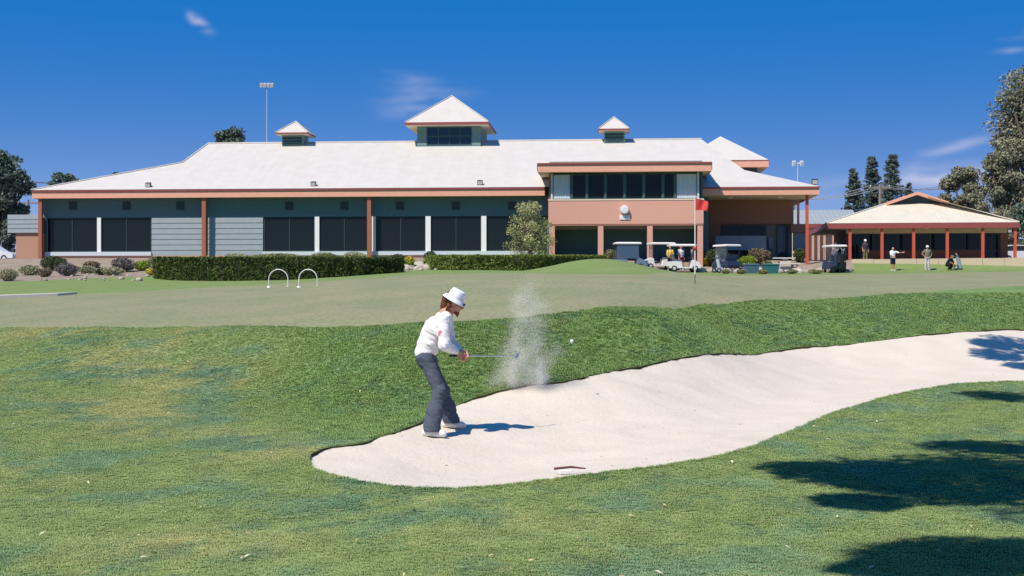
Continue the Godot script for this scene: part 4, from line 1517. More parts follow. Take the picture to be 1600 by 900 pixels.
# clipped hedge following a line of [px, row of top, row of foot, distance]
func hedge(label: String, line: Array, thick: float, c_top0: Color, c_top1: Color, n_per: float) -> void:
	var raw := []
	for q in line:
		var b := at(q[0], q[2], q[3])
		b.y = land(b.x, q[3])
		raw.append([b, at(q[0], q[1], q[3]).y - b.y])
	var base: Vector3 = raw[0][0]
	var t := thing("hedge", label, "hedge", base, 0.0, "")
	var pts := []                                  # a smooth run of [foot, height, sideways]
	for i in raw.size() - 1:
		for k in 6 if i < raw.size() - 2 else 7:
			var f := k / 6.0
			var p0: Vector3 = raw[maxi(i - 1, 0)][0]
			var p3: Vector3 = raw[mini(i + 2, raw.size() - 1)][0]
			var p := (raw[i][0] as Vector3).cubic_interpolate(raw[i + 1][0], p0, p3, f)
			p.y = land(p.x, -p.z)
			pts.append([p - base, lerpf(raw[i][0].y + raw[i][1], raw[i + 1][0].y + raw[i + 1][1], f) - p.y, Vector3.BACK])
	for i in pts.size():
		var dv: Vector3 = pts[mini(i + 1, pts.size() - 1)][0] - pts[maxi(i - 1, 0)][0]
		var sv := Vector3(-dv.z, 0, dv.x).normalized()
		pts[i][2] = sv * thick * .5
	var m := MB.new()
	var core := MB.new()
	for i in pts.size() - 1:
		var a: Vector3 = pts[i][0]
		var b: Vector3 = pts[i + 1][0]
		var ha: float = pts[i][1]
		var hb: float = pts[i + 1][1]
		var sa: Vector3 = pts[i][2]
		var sb: Vector3 = pts[i + 1][2]
		var dn := Vector3(0, -.2, 0)
		core.hexa([a - sa * .7 + dn, b - sb * .7 + dn, b + sb * .7 + dn, a + sa * .7 + dn,
			a - sa * .7 + Vector3(0, ha - .16, 0), b - sb * .7 + Vector3(0, hb - .16, 0), b + sb * .7 + Vector3(0, hb - .16, 0), a + sa * .7 + Vector3(0, ha - .16, 0)])
		for k in int(a.distance_to(b) * n_per):
			var f := rng.randf()
			var h := lerpf(ha, hb, f)
			var p := a.lerp(b, f)
			var side := sa.lerp(sb, f)
			var bump := 0.09 * nz2.get_noise_2d((p.x + base.x) * 110.0, (p.z + base.z) * 110.0)
			if rng.randf() < 0.42:
				p += side * rng.randf_range(-1, 1) + Vector3(0, h + bump - rng.randf() * .12, 0)
			else:
				var y := rng.randf()
				p += side * (1.0 - rng.randf() * .2 + bump * 1.6 + 0.10 * nz2.get_noise_2d((p.x + base.x) * 90.0, y * 130.0)) * (1 if rng.randf() < .8 else -1) + Vector3(0, y * h, 0)
			m.col = c_top0.lerp(c_top1, rng.randf()) * rng.randf_range(.65, 1.35)
			leaf(m, p, .062 * rng.randf_range(.6, 1.4), .4)
		if i == 0 or i == pts.size() - 2:
			var e := a if i == 0 else b
			var he := ha if i == 0 else hb
			var out := (a - b).normalized() if i == 0 else (b - a).normalized()
			for k in int(thick * he * 500):
				m.col = c_top0.lerp(c_top1, rng.randf()) * rng.randf_range(.65, 1.35)
				leaf(m, e + sa * rng.randf_range(-1, 1) + Vector3(0, rng.randf() * he, 0) + out * rng.randf_range(-.05, .12), .05, .4)
	obj("branch_core", core, M.bark, t)
	obj("foliage", m, M.foliage, t)

# a tree that stands outside the picture and whose leafy masses throw the shade seen on the ground
func shade_tree(label: String, foot: Vector3, blots: Array, lift_lo: float, lift_hi: float, n_leaf: int, ls: float, ht: float) -> void:
	var t := thing("gum_tree", label, "tree", foot)
	var tr := MB.new()
	var cr := MB.new()
	var fork := Vector3(0, ht, 0)
	tr.tube([Vector3(0, -.3, 0), Vector3(.1, ht * .4, 0), fork], [.34, .27, .2], 12)
	for b in blots:
		var g := on_land(b[0], b[1])
		var up := rng.randf_range(lift_lo, lift_hi)
		var ce := g + SUN * (up / SUN.y) - foot
		var r: float = b[2]
		clump(cr, ce, Vector3(r, r * .55, r * b[3]), n_leaf, ls, Color(.035, .06, .022), Color(.075, .10, .045), .35)
		limb(tr, fork, ce, .08, .02, .08)
	obj("trunk", tr, M.bark, t)
	obj("crown", cr, M.foliage, t)

func make_trees() -> void:
	var dk0 := Color(.075, .12, .09)
	var dk1 := Color(.16, .20, .15)
	var tree_at := func(called, label, pxa, pxb, top, d, c0, c1, masses, leaves, ls, low, grp) -> void:
		var p := at((pxa + pxb) * .5, 404, d)
		p.y = 3.6
		tree(called, label, p, at(0, top, d).y - 3.6, (pxb - pxa) / F * d, c0, c1, masses, leaves, ls, low, grp)
	tree_at.call("gum_tree", "tall dark gum tree beyond the brick screen at the end of the clubhouse", -75, 52, 237, 135.0, dk0, dk1, 70, 330, .21, .30, "")
	tree_at.call("gum_tree", "bushy dark tree low behind the clubhouse end", -30, 40, 345, 125.0, dk0, dk1, 16, 230, .17, .1, "")
	tree_at.call("gum_tree", "rounded dark tree crown showing over the low end of the clubhouse roof", 76, 136, 271, 170.0, dk0, dk1, 40, 260, .25, .3, "")
	tree_at.call("gum_tree", "tip of a far tree above the sloping clubhouse hip", 158, 192, 268, 190.0, dk0, dk1, 26, 200, .24, .4, "")
	tree_at.call("gum_tree", "domed tree crown behind the clubhouse ridge beside the floodlight mast", 316, 390, 200, 160.0, dk0, dk1, 60, 300, .22, .45, "")
	var g0 := Color(.12, .14, .09)
	var g1 := Color(.29, .28, .19)
	tree_at.call("gum_tree", "tallest grey-green gum tree beside the pavilion", 1545, 1705, 92, 128.0, g0, g1, 90, 420, .17, .2, "")
	tree_at.call("gum_tree", "mid height grey-green gum tree right behind the pavilion hip", 1520, 1612, 236, 122.0, g0, g1, 50, 380, .16, .15, "")
	tree_at.call("gum_tree", "lower thin-topped gum tree behind the pavilion gablet side", 1474, 1560, 262, 145.0, g0, g1, 50, 330, .18, .15, "")
	tree_at.call("gum_tree", "shady dark tree at the far end of the pavilion verandah", 1570, 1660, 320, 112.0, dk0, dk1, 22, 300, .16, .08, "")
	var p0 := Color(.07, .11, .09)
	var p1 := Color(.16, .20, .165)
	for q in [[1334, 34, 262, 165, "short feathery pine at the edge of the pine row behind the pavilion"], [1363, 36, 243, 170, "slender dark spire-topped pine behind the pavilion"], [1394, 44, 240, 168, "broad tall pine behind the power pole near the pavilion"], [1420, 26, 285, 172, "lowest pine tucked against the broad tall pine"]]:
		var d: float = q[3]
		var b := at(q[0], 404, d)
		b.y = 3.6
		pine(q[4], b, at(0, q[2], d).y - 3.6, q[1] / F * d, p0, p1)

func make_shrubs() -> void:
	var olive := [Color(.14, .15, .06), Color(.26, .26, .12)]
	var pale := [Color(.24, .25, .13), Color(.40, .39, .24)]
	var dark := [Color(.03, .06, .02), Color(.09, .12, .05)]
	var purple := [Color(.10, .10, .09), Color(.22, .20, .20)]
	var lime := [Color(.13, .22, .02), Color(.30, .38, .05)]
	var yellow := [Color(.42, .36, .03), Color(.62, .52, .08)]
	var brown := [Color(.13, .10, .06), Color(.24, .19, .12)]
	for s in [
		["dark green rounded shrub against the brick screen corner of the clubhouse", 62, 106, 400, 423, 93, dark], ["purple-grey dome shrub beside the dark rounded shrub", 87, 122, 410, 432, 90, purple],
		["pale grey-green mound shrub at the outer end of the garden bed", -2, 28, 420, 440, 86, pale], ["pale spreading shrub before the brick screen", 31, 62, 414, 431, 90, pale],
		["brownish low shrub below the dark rounded shrub", 59, 82, 419, 434, 87, brown], ["pale flat shrub beside the purple-grey dome", 121, 150, 415, 428, 90, pale],
		["small brown dome shrub under the first pair of windows", 130, 156, 408, 420, 94, brown], ["small bright green shrub between pale mounds", 148, 169, 419, 431, 88, dark],
		["pale olive spreading shrub touching the small green shrub", 158, 194, 417, 431, 89, pale], ["tall purple-grey shrub under the clubhouse windows", 174, 210, 403, 426, 93, purple],
		["small mid green shrub before the light siding", 210, 234, 407, 424, 92, lime], ["large pale straw-coloured shrub beside the dark hedge end", 228, 266, 400, 421, 92, pale],
		["bright yellow low shrub at the foot of the straw-coloured one", 227, 253, 419, 431, 88, yellow],
		["straw-coloured tuft showing over the long hedge below the light siding", 352, 388, 396, 408, 93, pale], ["pale yellow mound showing over the long hedge below the paired windows", 392, 470, 396, 408, 93, olive],
		["olive mound showing over the long hedge by the white post", 486, 530, 395, 408, 93, olive], ["small pale mound over the hedge near the rust column", 534, 574, 394, 408, 93, pale],
		["mid green shrub at the inner end of the long hedge", 609, 634, 396, 413, 92, dark], ["small yellow shrub in the gap between the hedges", 631, 648, 400, 413, 91, yellow],
		["low green shrub in the gap before the yellow shrub", 631, 647, 407, 418, 89, lime], ["dark upright shrub at the start of the lower hedge", 662, 682, 392, 412, 91, dark],
		["green shrub at the foot of the dark upright shrub", 659, 688, 402, 419, 88, lime],
		["olive round shrub beside the parked carts", 944, 964, 390, 408, 92, olive], ["big dark green dome shrub by the brick column", 1097, 1142, 388, 418, 93, dark],
		["yellow-green shrub at the foot of the last brick column", 1094, 1110, 400, 417, 92, yellow], ["lime green shrub before the porch panel", 1152, 1182, 400, 418, 92, lime],
		["grey-pink dome shrub before the porch", 1168, 1205, 388, 414, 94, brown], ["small olive shrub by the blue bins", 1189, 1208, 407, 418, 91, olive],
		["dark clump below the porch panel by the red column", 1238, 1260, 388, 408, 96, dark]]:
		shrub(s[0], s[1], s[2], s[3], s[4], s[5], s[6][0], s[6][1], "clubhouse garden shrubs")
	for q in [[1150, 1166, "dry weed tuft on the slate bin side of the rock border foot"], [1184, 1200, "dry weed tuft in the gap between the two low bins"], [1228, 1246, "dry weed tuft below the concrete picnic table"], [1262, 1286, "wide dry weed tuft below the red porch column"], [1128, 1140, "small weed tuft beside the pale golf bag trolley"]]:
		shrub(q[2], q[0], q[1], 421, 429, 87.5, olive[0], olive[1], "weed tufts at the rock border", .05)
	hedge("long dark clipped hedge below the clubhouse windows", [[262, 402, 434, 80.0], [300, 402, 438, 77.0], [420, 402, 440, 75.0], [540, 402, 440, 75.0], [617, 403, 437, 77.0]], 1.9, Color(.025, .052, .012), Color(.105, .15, .034), 2000.0)
	hedge("lower curved hedge beside the white-spotted tree", [[686, 400, 418, 84.0], [700, 399, 423, 81.0], [760, 399, 425, 80.0], [820, 399, 424, 80.0], [870, 399, 418, 84.0], [930, 399, 410, 90.0]], 1.7, Color(.08, .13, .025), Color(.22, .27, .06), 2000.0)
	# cream-leaved small tree at the corner of the two storey front
	var d := 91.0
	var b := at(826, 405, d)
	b.y = land(b.x, d)
	var t := thing("ornamental_tree", "cream and green leaved small tree at the corner of the two storey front", "tree", b)
	var tr := MB.new()
	var cr := MB.new()
	var h := at(0, 318, d).y - b.y
	tr.tube([Vector3(0, -.2, 0), Vector3(.05, h * .55, 0)], [.1, .05], 7)
	for i in 60:
		var y := rng.randf_range(.08, .97)
		var w := 1.95 * sqrt(maxf(0.02, 1.0 - pow(absf(y - .36) / .64, 2.0)))
		var a := rng.randf() * TAU
		var r := w * sqrt(rng.randf()) * .85
		var ce := Vector3(cos(a) * r, y * h, sin(a) * r)
		limb(tr, Vector3(0, h * y * .5, 0), ce, .03, .01)
		clump(cr, ce, Vector3(.5, .42, .5), 130, .06, Color(.17, .20, .06), Color(.58, .56, .28), .5)
	obj("trunk", tr, M.bark, t)
	obj("crown", cr, M.foliage, t)
	# trees that stand out of the picture and shade the near grass and the end of the bunker
	shade_tree("spreading gum tree standing outside the picture whose crown shades the near grass", Vector3(5.6, 0.02, -6.0),
		[[1255, 735, .4, 1.3], [1300, 745, .5, 1.2], [1340, 735, .6, 1.3], [1345, 785, .35, 1.2], [1470, 745, .8, 1.2], [1420, 735, .7, 1.0], [1500, 730, .8, 1.1], [1570, 735, .9, 1.2], [1560, 765, .7, .9], [1480, 775, .6, .8], [1400, 760, .5, .8], [1520, 700, .6, .9], [1590, 700, .7, .9],
		[1450, 870, .5, .8], [1540, 858, .55, .7], [1400, 890, .4, .6], [1590, 880, .6, .8], [1640, 740, .9, 1.2], [1700, 800, .9, 1.0], [1700, 720, 1.0, 1.3], [1480, 890, .5, .8]], 8.0, 9.6, 620, .095, 6.6)
	shade_tree("large gum tree standing outside the picture beyond the far end of the bunker", Vector3(15.5, 0.15, -25.0),
		[[1560, 545, .55, 1.2], [1590, 533, .7, 1.3], [1545, 532, .4, 1.0], [1605, 560, .5, 1.0], [1640, 540, .9, 1.4], [1690, 545, 1.0, 1.5], [1740, 530, 1.1, 1.5], [1565, 620, .6, 1.4], [1720, 500, 1.2, 1.5], [1800, 520, 1.3, 1.6]], 9.5, 11.5, 620, .12, 7.6)

# ---------------------------------------------------------------- people
var head_shape: MB
var hand_relaxed: MB
var hand_grip: MB

func make_hand(curl: float) -> MB:     # wrist at the origin, fingers down, palm towards +x, thumb towards +z
	var b := Body.new()
	b.cap(Vector3(0, .02, 0), Vector3(0, -.02, 0), .024, .026)
	for i in 4:
		b.cap(Vector3(0, -.015, -.02 + i * .013), Vector3(0, -.085, -.033 + i * .022), .014, .0125)
	var len := [.062, .078, .085, .076]
	for i in 4:
		var p := Vector3(0, -.09, -.034 + i * .0225)
		var ang := 0.1
		var seg: float = len[i]
		for s in 3:
			var l: float = seg * [.46, .31, .23][s]
			ang += curl * [.8, 1.1, .8][s]
			var q := p + Vector3(sin(ang), -cos(ang), 0) * l
			b.cap(p, q, .0098 - s * .0008, .0092 - s * .001)
			p = q
	b.chain([Vector3(.005, -.025, .022), Vector3(.018, -.055, .048), Vector3(.024 + curl * .02, -.084, .052 - curl * .012), Vector3(.030 + curl * .03, -.105, .046 - curl * .018)], [.014, .0125, .0105, .009])
	var m := MB.new()
	b.into(m, .0045, .007)
	return m

func make_head() -> MB:                # centre of the head at the origin, facing +z
	var b := Body.new()
	b.egg(Vector3(0, .032, -.012), Vector3(.076, .088, .094))
	b.egg(Vector3(0, -.04, .022), Vector3(.056, .068, .066))
	b.egg(Vector3(0, -.092, .055), Vector3(.024, .02, .022))                         # chin
	b.cap(Vector3(0, .012, .082), Vector3(0, -.026, .104), .008, .013)               # nose
	b.cap(Vector3(-.012, -.03, .092), Vector3(.012, -.03, .092), .009, .009)
	b.cap(Vector3(-.036, .026, .076), Vector3(.036, .026, .076), .010, .010)         # brow
	b.cap(Vector3(-.02, -.061, .079), Vector3(.02, -.061, .079), .0075, .0075)       # lips
	for s in [-1, 1]:
		b.egg(Vector3(.077 * s, -.004, -.008), Vector3(.012, .032, .02))
		b.egg(Vector3(.042 * s, -.02, .056), Vector3(.024, .022, .024))
	b.cap(Vector3(0, -.05, -.03), Vector3(0, -.15, -.04), .052, .055)
	var m := MB.new()
	b.into(m, .008, .016)
	return m

func face_basis(dir: Vector3, up := Vector3.UP) -> Basis:
	var z := dir.normalized()
	var x := up.cross(z).normalized()
	return Basis(x, z.cross(x), z)

func person(label: String, base: Vector3, turn: float, j: Dictionary, look: Dictionary, cell := 0.024, group := "") -> Node3D:
	var t := thing("person", label, "person", base, turn, group)
	var fd: Vector3 = look.get("feet", Vector3(0, 0, 1))
	var b := Body.new()
	b.chain([j.pelvis, j.chest, j.neck], [.105, .115, .06])
	b.cap(j.hipl, j.hipr, .09, .09)
	b.cap(j.shl, j.shr, .055, .055)
	for s in ["l", "r"]:
		b.chain([j["sh" + s], j["el" + s], j["wr" + s]], [.048, .038, .029])
		b.chain([j["hip" + s], j["knee" + s], j["ank" + s]], [.075, .052, .038])
		b.cap(j["ank" + s] + Vector3(0, -.04, 0), j["ank" + s] + Vector3(0, -.05, 0) + fd * .12, .034, .028)
	var hb := face_basis(look.get("gaze", Vector3(0, 0, 1)))
	b.cap(j.neck, j.head + hb * Vector3(0, -.11, -.03), .058, .05)
	var m := MB.new()
	b.into(m, cell, .05)
	m.add(head_shape, Transform3D(hb, j.head))
	for s in ["l", "r"]:
		var dir: Vector3 = (j["wr" + s] - j["el" + s]).normalized()
		if look.has("hand" + s): dir = look["hand" + s].normalized()
		var palm: Vector3 = look.get("palm" + s, Vector3(-1 if s == "l" else 1, 0, 0))
		palm = (palm - dir * palm.dot(dir)).normalized()
		var y := -dir
		var fw: Vector3 = look.get("thumb" + s, Vector3(0, 0.2, 1))
		var z := palm.cross(y).normalized()
		if z.dot(fw) < 0: z = -z
		m.add(hand_grip if look.get("grip", false) else hand_relaxed, Transform3D(Basis(palm, y, z), j["wr" + s]))
	obj("body", m, M.skin, t)
	for s in [-1, 1]:
		var e := MB.new()
		e.ball(j.head + hb * Vector3(.031 * s, .008, .076), Vector3.ONE * .0125, 8)
		var eo := obj("eye", e, M.white, t)
		var pu := MB.new()
		pu.ball(j.head + hb * Vector3(.031 * s, .008, .0845), Vector3.ONE * .0062, 6)
		obj("pupil", pu, M.black, eo)
	# shirt
	var sh := Body.new()
	var th: float = look.get("slim", 1.0)
	var belly: Vector3 = (j.pelvis as Vector3).lerp(j.chest, .5)
	var across: Vector3 = ((j.shr as Vector3) - j.shl) * .5
	sh.chain([j.pelvis + ((j.chest as Vector3) - j.pelvis) * .05, belly, j.chest, j.neck], [.125 * th, .13 * th, .132 * th, .066])
	for q in [-1, 1]:
		sh.cap(belly + across * .30 * q, j.chest + across * .42 * q, .115 * th, .115 * th)
		sh.cap(j.chest + across * .42 * q, (j.neck as Vector3) + across * .45 * q + Vector3(0, -.05, 0), .11, .075)
		sh.cap(j.pelvis + across * .35 * q, belly + across * .30 * q, .118 * th, .115 * th)
	for s in ["l", "r"]:
		var el: Vector3 = j["el" + s]
		var wr: Vector3 = j["wr" + s]
		var sp: Vector3 = j["sh" + s]
		if look.get("long", false):
			sh.chain([sp, el, el.lerp(wr, .93)], [.074, .060, .046])
		else:
			sh.chain([sp, sp.lerp(el, .8)], [.07, .068])
	var ms := MB.new()
	ms.col = look.shirt
	sh.into(ms, cell * .85, .05, nz2 if look.get("fine", false) else null, .012)
	if look.has("mark"):
		for i in ms.v.size():
			var q := ms.v[i] - (look.mark as Vector3)
			var along_ := q.dot(Vector3(.75, .66, 0))
			var off := q.dot(Vector3(-.66, .75, 0))
			if q.z > -.12 and absf(along_) < .055 and absf(off) < .016 + .006 * nz2.get_noise_2d(q.x * 3000, q.y * 3000):
				ms.c[i] = Color(.62, .16, .22)
	obj("shirt", ms, M.cloth, t)
	# trousers
	var tr := Body.new()
	tr.cap(j.hipl, j.hipr, .113 * th, .113 * th)
	tr.cap(j.pelvis + Vector3(0, .03, 0), j.pelvis - Vector3(0, .05, 0), .118 * th, .12 * th)
	var rr: Array = look.get("leg", [.098, .072, .07])
	for s in ["l", "r"]:
		if look.get("shorts", false):
			tr.chain([j["hip" + s], (j["hip" + s] as Vector3).lerp(j["knee" + s], .85)], [.1, .095])
		else:
			var an: Vector3 = j["ank" + s]
			var kn: Vector3 = j["knee" + s]
			tr.chain([j["hip" + s], kn, kn.lerp(an, .55), an + Vector3(0, look.get("cuff", .03), 0) + fd * look.get("flare", 0.0)], [rr[0], rr[1], lerpf(rr[1], rr[2], .45), rr[2]])
	var mt := MB.new()
	mt.col = look.trousers
	tr.into(mt, cell * .85, .045, nz2 if look.get("fine", false) else null, .013)
	if look.get("fine", false):
		for i in mt.v.size():                 # hems end in a clean edge just off the sand
			var hem: float = (j.ankr.y if mt.v[i].z > (j.pelvis as Vector3).z else j.ankl.y) - .036
			if mt.v[i].y < hem: mt.v[i].y = hem
	obj("trousers", mt, M.denim, t)
	for s in ["l", "r"]:
		var so := Body.new()
		var an: Vector3 = j["ank" + s]
		so.cap(an + Vector3(0, -.05, 0) - fd * .05, an + Vector3(0, -.055, 0) + fd * .13, .043, .036)
		so.cap(an + Vector3(0, -.062, 0) + fd * .06, an + Vector3(0, -.066, 0) + fd * .15, .04, .030)
		var mo := MB.new()
		mo.col = look.shoes
		so.into(mo, .009, .02)
		for i in mo.v.size():
			mo.v[i].y = maxf(mo.v[i].y, an.y - .094)
		obj("shoe", mo, M.cloth, t)
	if look.has("hair"):
		var ha := Body.new()
		ha.egg(j.head + hb * Vector3(0, .05, -.03), Vector3(.086, .082, .09), hb)
		if look.get("long_hair", false):
			for s in [-1, 1]:
				ha.chain([j.head + hb * Vector3(.07 * s, .03, -.02), j.head + hb * Vector3(.078 * s, -.05, -.03), j.head + hb * Vector3(.065 * s, -.11, -.05)], [.03, .024, .014])
			ha.chain([j.head + hb * Vector3(0, .0, -.09), j.head + hb * Vector3(0, -.08, -.09), j.head + hb * Vector3(0, -.13, -.08)], [.06, .045, .02])
		var mh := MB.new()
		mh.col = look.hair
		ha.into(mh, .010, .02, nz2, .008)
		obj("hair", mh, M.cloth, t)
	if look.has("beard"):
		var be := Body.new()
		be.egg(j.head + hb * Vector3(0, -.09, .05), Vector3(.042, .026, .034), hb)
		be.chain([j.head + hb * Vector3(0, -.10, .07), j.head + hb * Vector3(.0, -.135, .08)], [.022, .012])
		var mbb := MB.new()
		mbb.col = look.beard
		be.into(mbb, .009, .02, nz2, .008)
		obj("beard", mbb, M.cloth, t)
	if look.has("glasses"):
		var gl := MB.new()
		for s in [-1, 1]:
			gl.ball(j.head + hb * Vector3(.032 * s, .008, .092), Vector3(.026, .02, .012), 8)
			gl.tube([j.head + hb * Vector3(.055 * s, .012, .085), j.head + hb * Vector3(.082 * s, .012, .0)], [.004, .004], 5)
		obj("sunglasses", gl, M.black, t)
	if look.has("hat"):
		var mh := MB.new()
		mh.col = look.hat
		var tilt := hb * Basis(Vector3.RIGHT, look.get("hat_tilt", 0.0))
		var br: float = look.get("brim", .135)
		mh.lathe([[.001, .108], [.030, .116], [.058, .120], [.074, .112], [.083, .090], [.089, .06], [.095, .034], [.112, .022], [br, .004 - look.get("droop", .015)], [br + .002, -.004 - look.get("droop", .015)], [.108, .012], [.09, .02]], 28, Transform3D(tilt, j.head + hb * Vector3(0, .028, -.012)))
		var ho := obj("hat", mh, M.hat, t)
		if look.has("band"):
			var bd := MB.new()
			bd.col = look.band
			bd.lathe([[.0905, .056], [.0955, .054], [.0985, .034], [.095, .037]], 28, Transform3D(tilt, j.head + hb * Vector3(0, .028, -.012)))
			obj("hat_band", bd, M.cloth, ho)
	return t

func standing(h := 1.75) -> Dictionary:
	var s := h / 1.75
	var j := {pelvis = Vector3(0, .95, 0), chest = Vector3(0, 1.27, .01), neck = Vector3(0, 1.47, -.01), head = Vector3(0, 1.615, .02),
		shl = Vector3(.185, 1.40, 0), shr = Vector3(-.185, 1.40, 0), ell = Vector3(.235, 1.12, -.02), elr = Vector3(-.235, 1.12, -.02), wrl = Vector3(.24, .88, .05), wrr = Vector3(-.24, .88, .05),
		hipl = Vector3(.095, .90, 0), hipr = Vector3(-.095, .90, 0), kneel = Vector3(.11, .50, .015), kneer = Vector3(-.11, .50, .015), ankl = Vector3(.125, .09, -.02), ankr = Vector3(-.125, .09, -.02)}
	for k in j:
		if not k.begins_with("ank"): j[k] = j[k] * s
	return j

func make_people() -> void:
	head_shape = make_head()
	hand_relaxed = make_hand(.28)
	hand_grip = make_hand(1.05)
	# ---- the golfer in the bunker
	var foot := on_land(674, 677.5)
	foot.y = sand_h(foot.x, -foot.z, rim_sd(foot.x, -foot.z))
	var D := -foot.z
	var J := func(px: float, row: float, dz: float) -> Vector3:    # joint seen there, dz metres nearer than the near foot
		return at(px, row, D - dz) - foot
	var far_y := func(px: float, dz: float) -> float:
		var q: Vector3 = J.call(px, 660, dz) + foot
		return sand_h(q.x, -q.z, rim_sd(q.x, -q.z)) - foot.y
	var j := {pelvis = J.call(665, 551, -.33), chest = J.call(680, 514, -.33), neck = J.call(697, 490, -.33), head = J.call(710, 473, -.33),
		shr = J.call(693, 502, -.15), shl = J.call(697, 499, -.50), elr = J.call(694, 539, -.10), ell = J.call(704, 535, -.50), wrr = J.call(713.5, 549, -.27), wrl = J.call(719, 549, -.33),
		hipr = J.call(665, 561, -.24), hipl = J.call(668, 560, -.43), kneer = J.call(687, 611, -.12), kneel = J.call(692, 609, -.52), ankr = J.call(672, 666, .0), ankl = J.call(703, 655, -.62)}
	j.ankr.y = .095
	j.ankl.y = far_y.call(703, -.62) + .095
	nz2.frequency = 0.01
	var fold := FastNoiseLite.new()
	fold.seed = 5; fold.frequency = 4.6; fold.fractal_octaves = 2; fold.fractal_type = FastNoiseLite.FRACTAL_RIDGED
	var keep := nz2
	nz2 = fold
	person("person in white hat, white shirt and flared jeans swinging a club in the bunker", foot, 0.0, j, {
		feet = Vector3(.98, 0, .18), gaze = Vector3(.92, -.34, .12), shirt = Color(.80, .77, .78), trousers = Color(.095, .115, .155), shoes = Color(.72, .70, .68), long = true, fine = true, slim = .90,
		leg = [.091, .068, .098], cuff = -.02, flare = .02, hair = Color(.12, .05, .03), long_hair = true, beard = Color(.20, .075, .035), glasses = true, hat = Color(.84, .83, .86), band = Color(.74, .73, .77), brim = .132, droop = .014, hat_tilt = .18,
		grip = true, palmr = Vector3(0, -.2, -1), palml = Vector3(0, .2, 1), thumbr = Vector3(1, .3, 0), thumbl = Vector3(1, .3, 0), handr = Vector3(.75, -.62, -.1), handl = Vector3(.6, -.75, .1), mark = J.call(683.5, 523, .0)}, 0.013)
	nz2 = keep
	# ---- the club
	var club := thing("golf_club", "steel shafted golf club held out over the sand by the person", "golf club", foot)
	var g0: Vector3 = (j.wrr + j.wrl) * .5 + Vector3(-.02, -.045, .03)
	var g1: Vector3 = J.call(806, 556.5, -.95)
	var dir := (g1 - g0).normalized()
	var m := MB.new()
	m.tube([g0 - dir * .10, g0 - dir * .09, g0 + dir * .16], [.010, .0145, .011], 10)
	obj("grip", m, M.black, club)
	m = MB.new()
	m.tube([g0 + dir * .15, g1], [.0075, .0055], 8)
	obj("shaft", m, M.steel, club)
	m = MB.new()
	var up := Vector3(.18, 1, 0).normalized()
	var fw := dir
	var sd := up.cross(fw).normalized()
	m.hexa([g1 - fw * .01 - up * .02 - sd * .008, g1 + fw * .035 - up * .025 - sd * .008, g1 + fw * .035 - up * .025 + sd * .01, g1 - fw * .01 - up * .02 + sd * .01,
		g1 - fw * .005 + up * .012 - sd * .004, g1 + fw * .045 + up * .045 - sd * .004, g1 + fw * .045 + up * .045 + sd * .006, g1 - fw * .005 + up * .012 + sd * .006])
	obj("club_head", m, M.steel, club)
	# ---- ball in flight
	var bp := at(893.5, 533, 16.0)
	m = MB.new()
	m.ball(Vector3.ZERO, Vector3.ONE * .0225, 14)
	var ball := obj("golf_ball", m, M.white, null)
	ball.position = bp
	tag(ball, "white golf ball in the air beyond the sand spray", "golf ball")
	# ---- sand thrown up by the swing
	spray()
	# ---- far figures
	var G := func(px: float, d: float) -> Vector3:
		var x := (px - 800.0) / F * d
		return Vector3(x, land(x, d) + .006, -d)
	var a := standing(1.72)
	a.ell = Vector3(.40, 1.30, .18); a.wrl = Vector3(.63, 1.33, .26)
	a.elr = Vector3(-.2, 1.1, .06); a.wrr = Vector3(-.12, 1.0, .24)
	person("person in loose white shirt and dark shorts pointing with one arm before the pavilion", G.call(1395, 92.0), .35, a, {shirt = Color(.78, .77, .78), trousers = Color(.025, .03, .055), shoes = Color(.6, .6, .6), shorts = true, hair = Color(.08, .05, .04)})
	a = standing(1.8)
	a.ell = Vector3(.36, 1.18, -.06); a.wrl = Vector3(.22, 1.0, .05); a.elr = Vector3(-.36, 1.18, -.06); a.wrr = Vector3(-.22, 1.0, .05)
	person("person in grey-brown shirt, pale trousers and white cap with hands on hips before the pavilion", G.call(1449, 92.0), .1, a, {shirt = Color(.20, .18, .15), trousers = Color(.66, .65, .66), shoes = Color(.55, .53, .5), hat = Color(.78, .74, .72), brim = .12, hair = Color(.1, .06, .04),
		handl = Vector3(-.5, -.7, .3), handr = Vector3(.5, -.7, .3)})
	a = standing(1.75)                         # crouching
	for k in ["pelvis", "chest", "neck", "head", "shl", "shr", "ell", "elr", "wrl", "wrr", "hipl", "hipr", "kneel", "kneer"]:
		a[k] = a[k] - Vector3(0, .55, 0)
	a.pelvis = Vector3(0, .42, -.18); a.hipl = Vector3(.1, .38, -.18); a.hipr = Vector3(-.1, .38, -.18); a.kneel = Vector3(.15, .5, .2); a.kneer = Vector3(-.15, .48, .2)
	a.chest = Vector3(0, .68, .0); a.neck = Vector3(0, .84, .10); a.head = Vector3(0, .95, .19); a.shl = Vector3(.18, .80, .06); a.shr = Vector3(-.18, .80, .06)
	a.ell = Vector3(.22, .56, .16); a.elr = Vector3(-.22, .56, .16); a.wrl = Vector3(.1, .42, .34); a.wrr = Vector3(-.1, .42, .34)
	person("person in black crouching beside a golf trolley before the pavilion", G.call(1484, 92.0), .7, a, {gaze = Vector3(0, -.5, .9), shirt = Color(.018, .018, .02), trousers = Color(.03, .03, .035), shoes = Color(.1, .1, .1), hair = Color(.16, .13, .11)})
	a = standing(1.72)
	a.wrl = Vector3(.12, 1.02, .24); a.wrr = Vector3(-.12, 1.0, .24)
	person("person in yellow shirt and dark trousers standing among the parked carts", G.call(1047, 90.0), -.4, a, {shirt = Color(.62, .47, .10), trousers = Color(.03, .035, .05), shoes = Color(.5, .5, .5), hair = Color(.25, .13, .07)})
	a = standing(1.74)
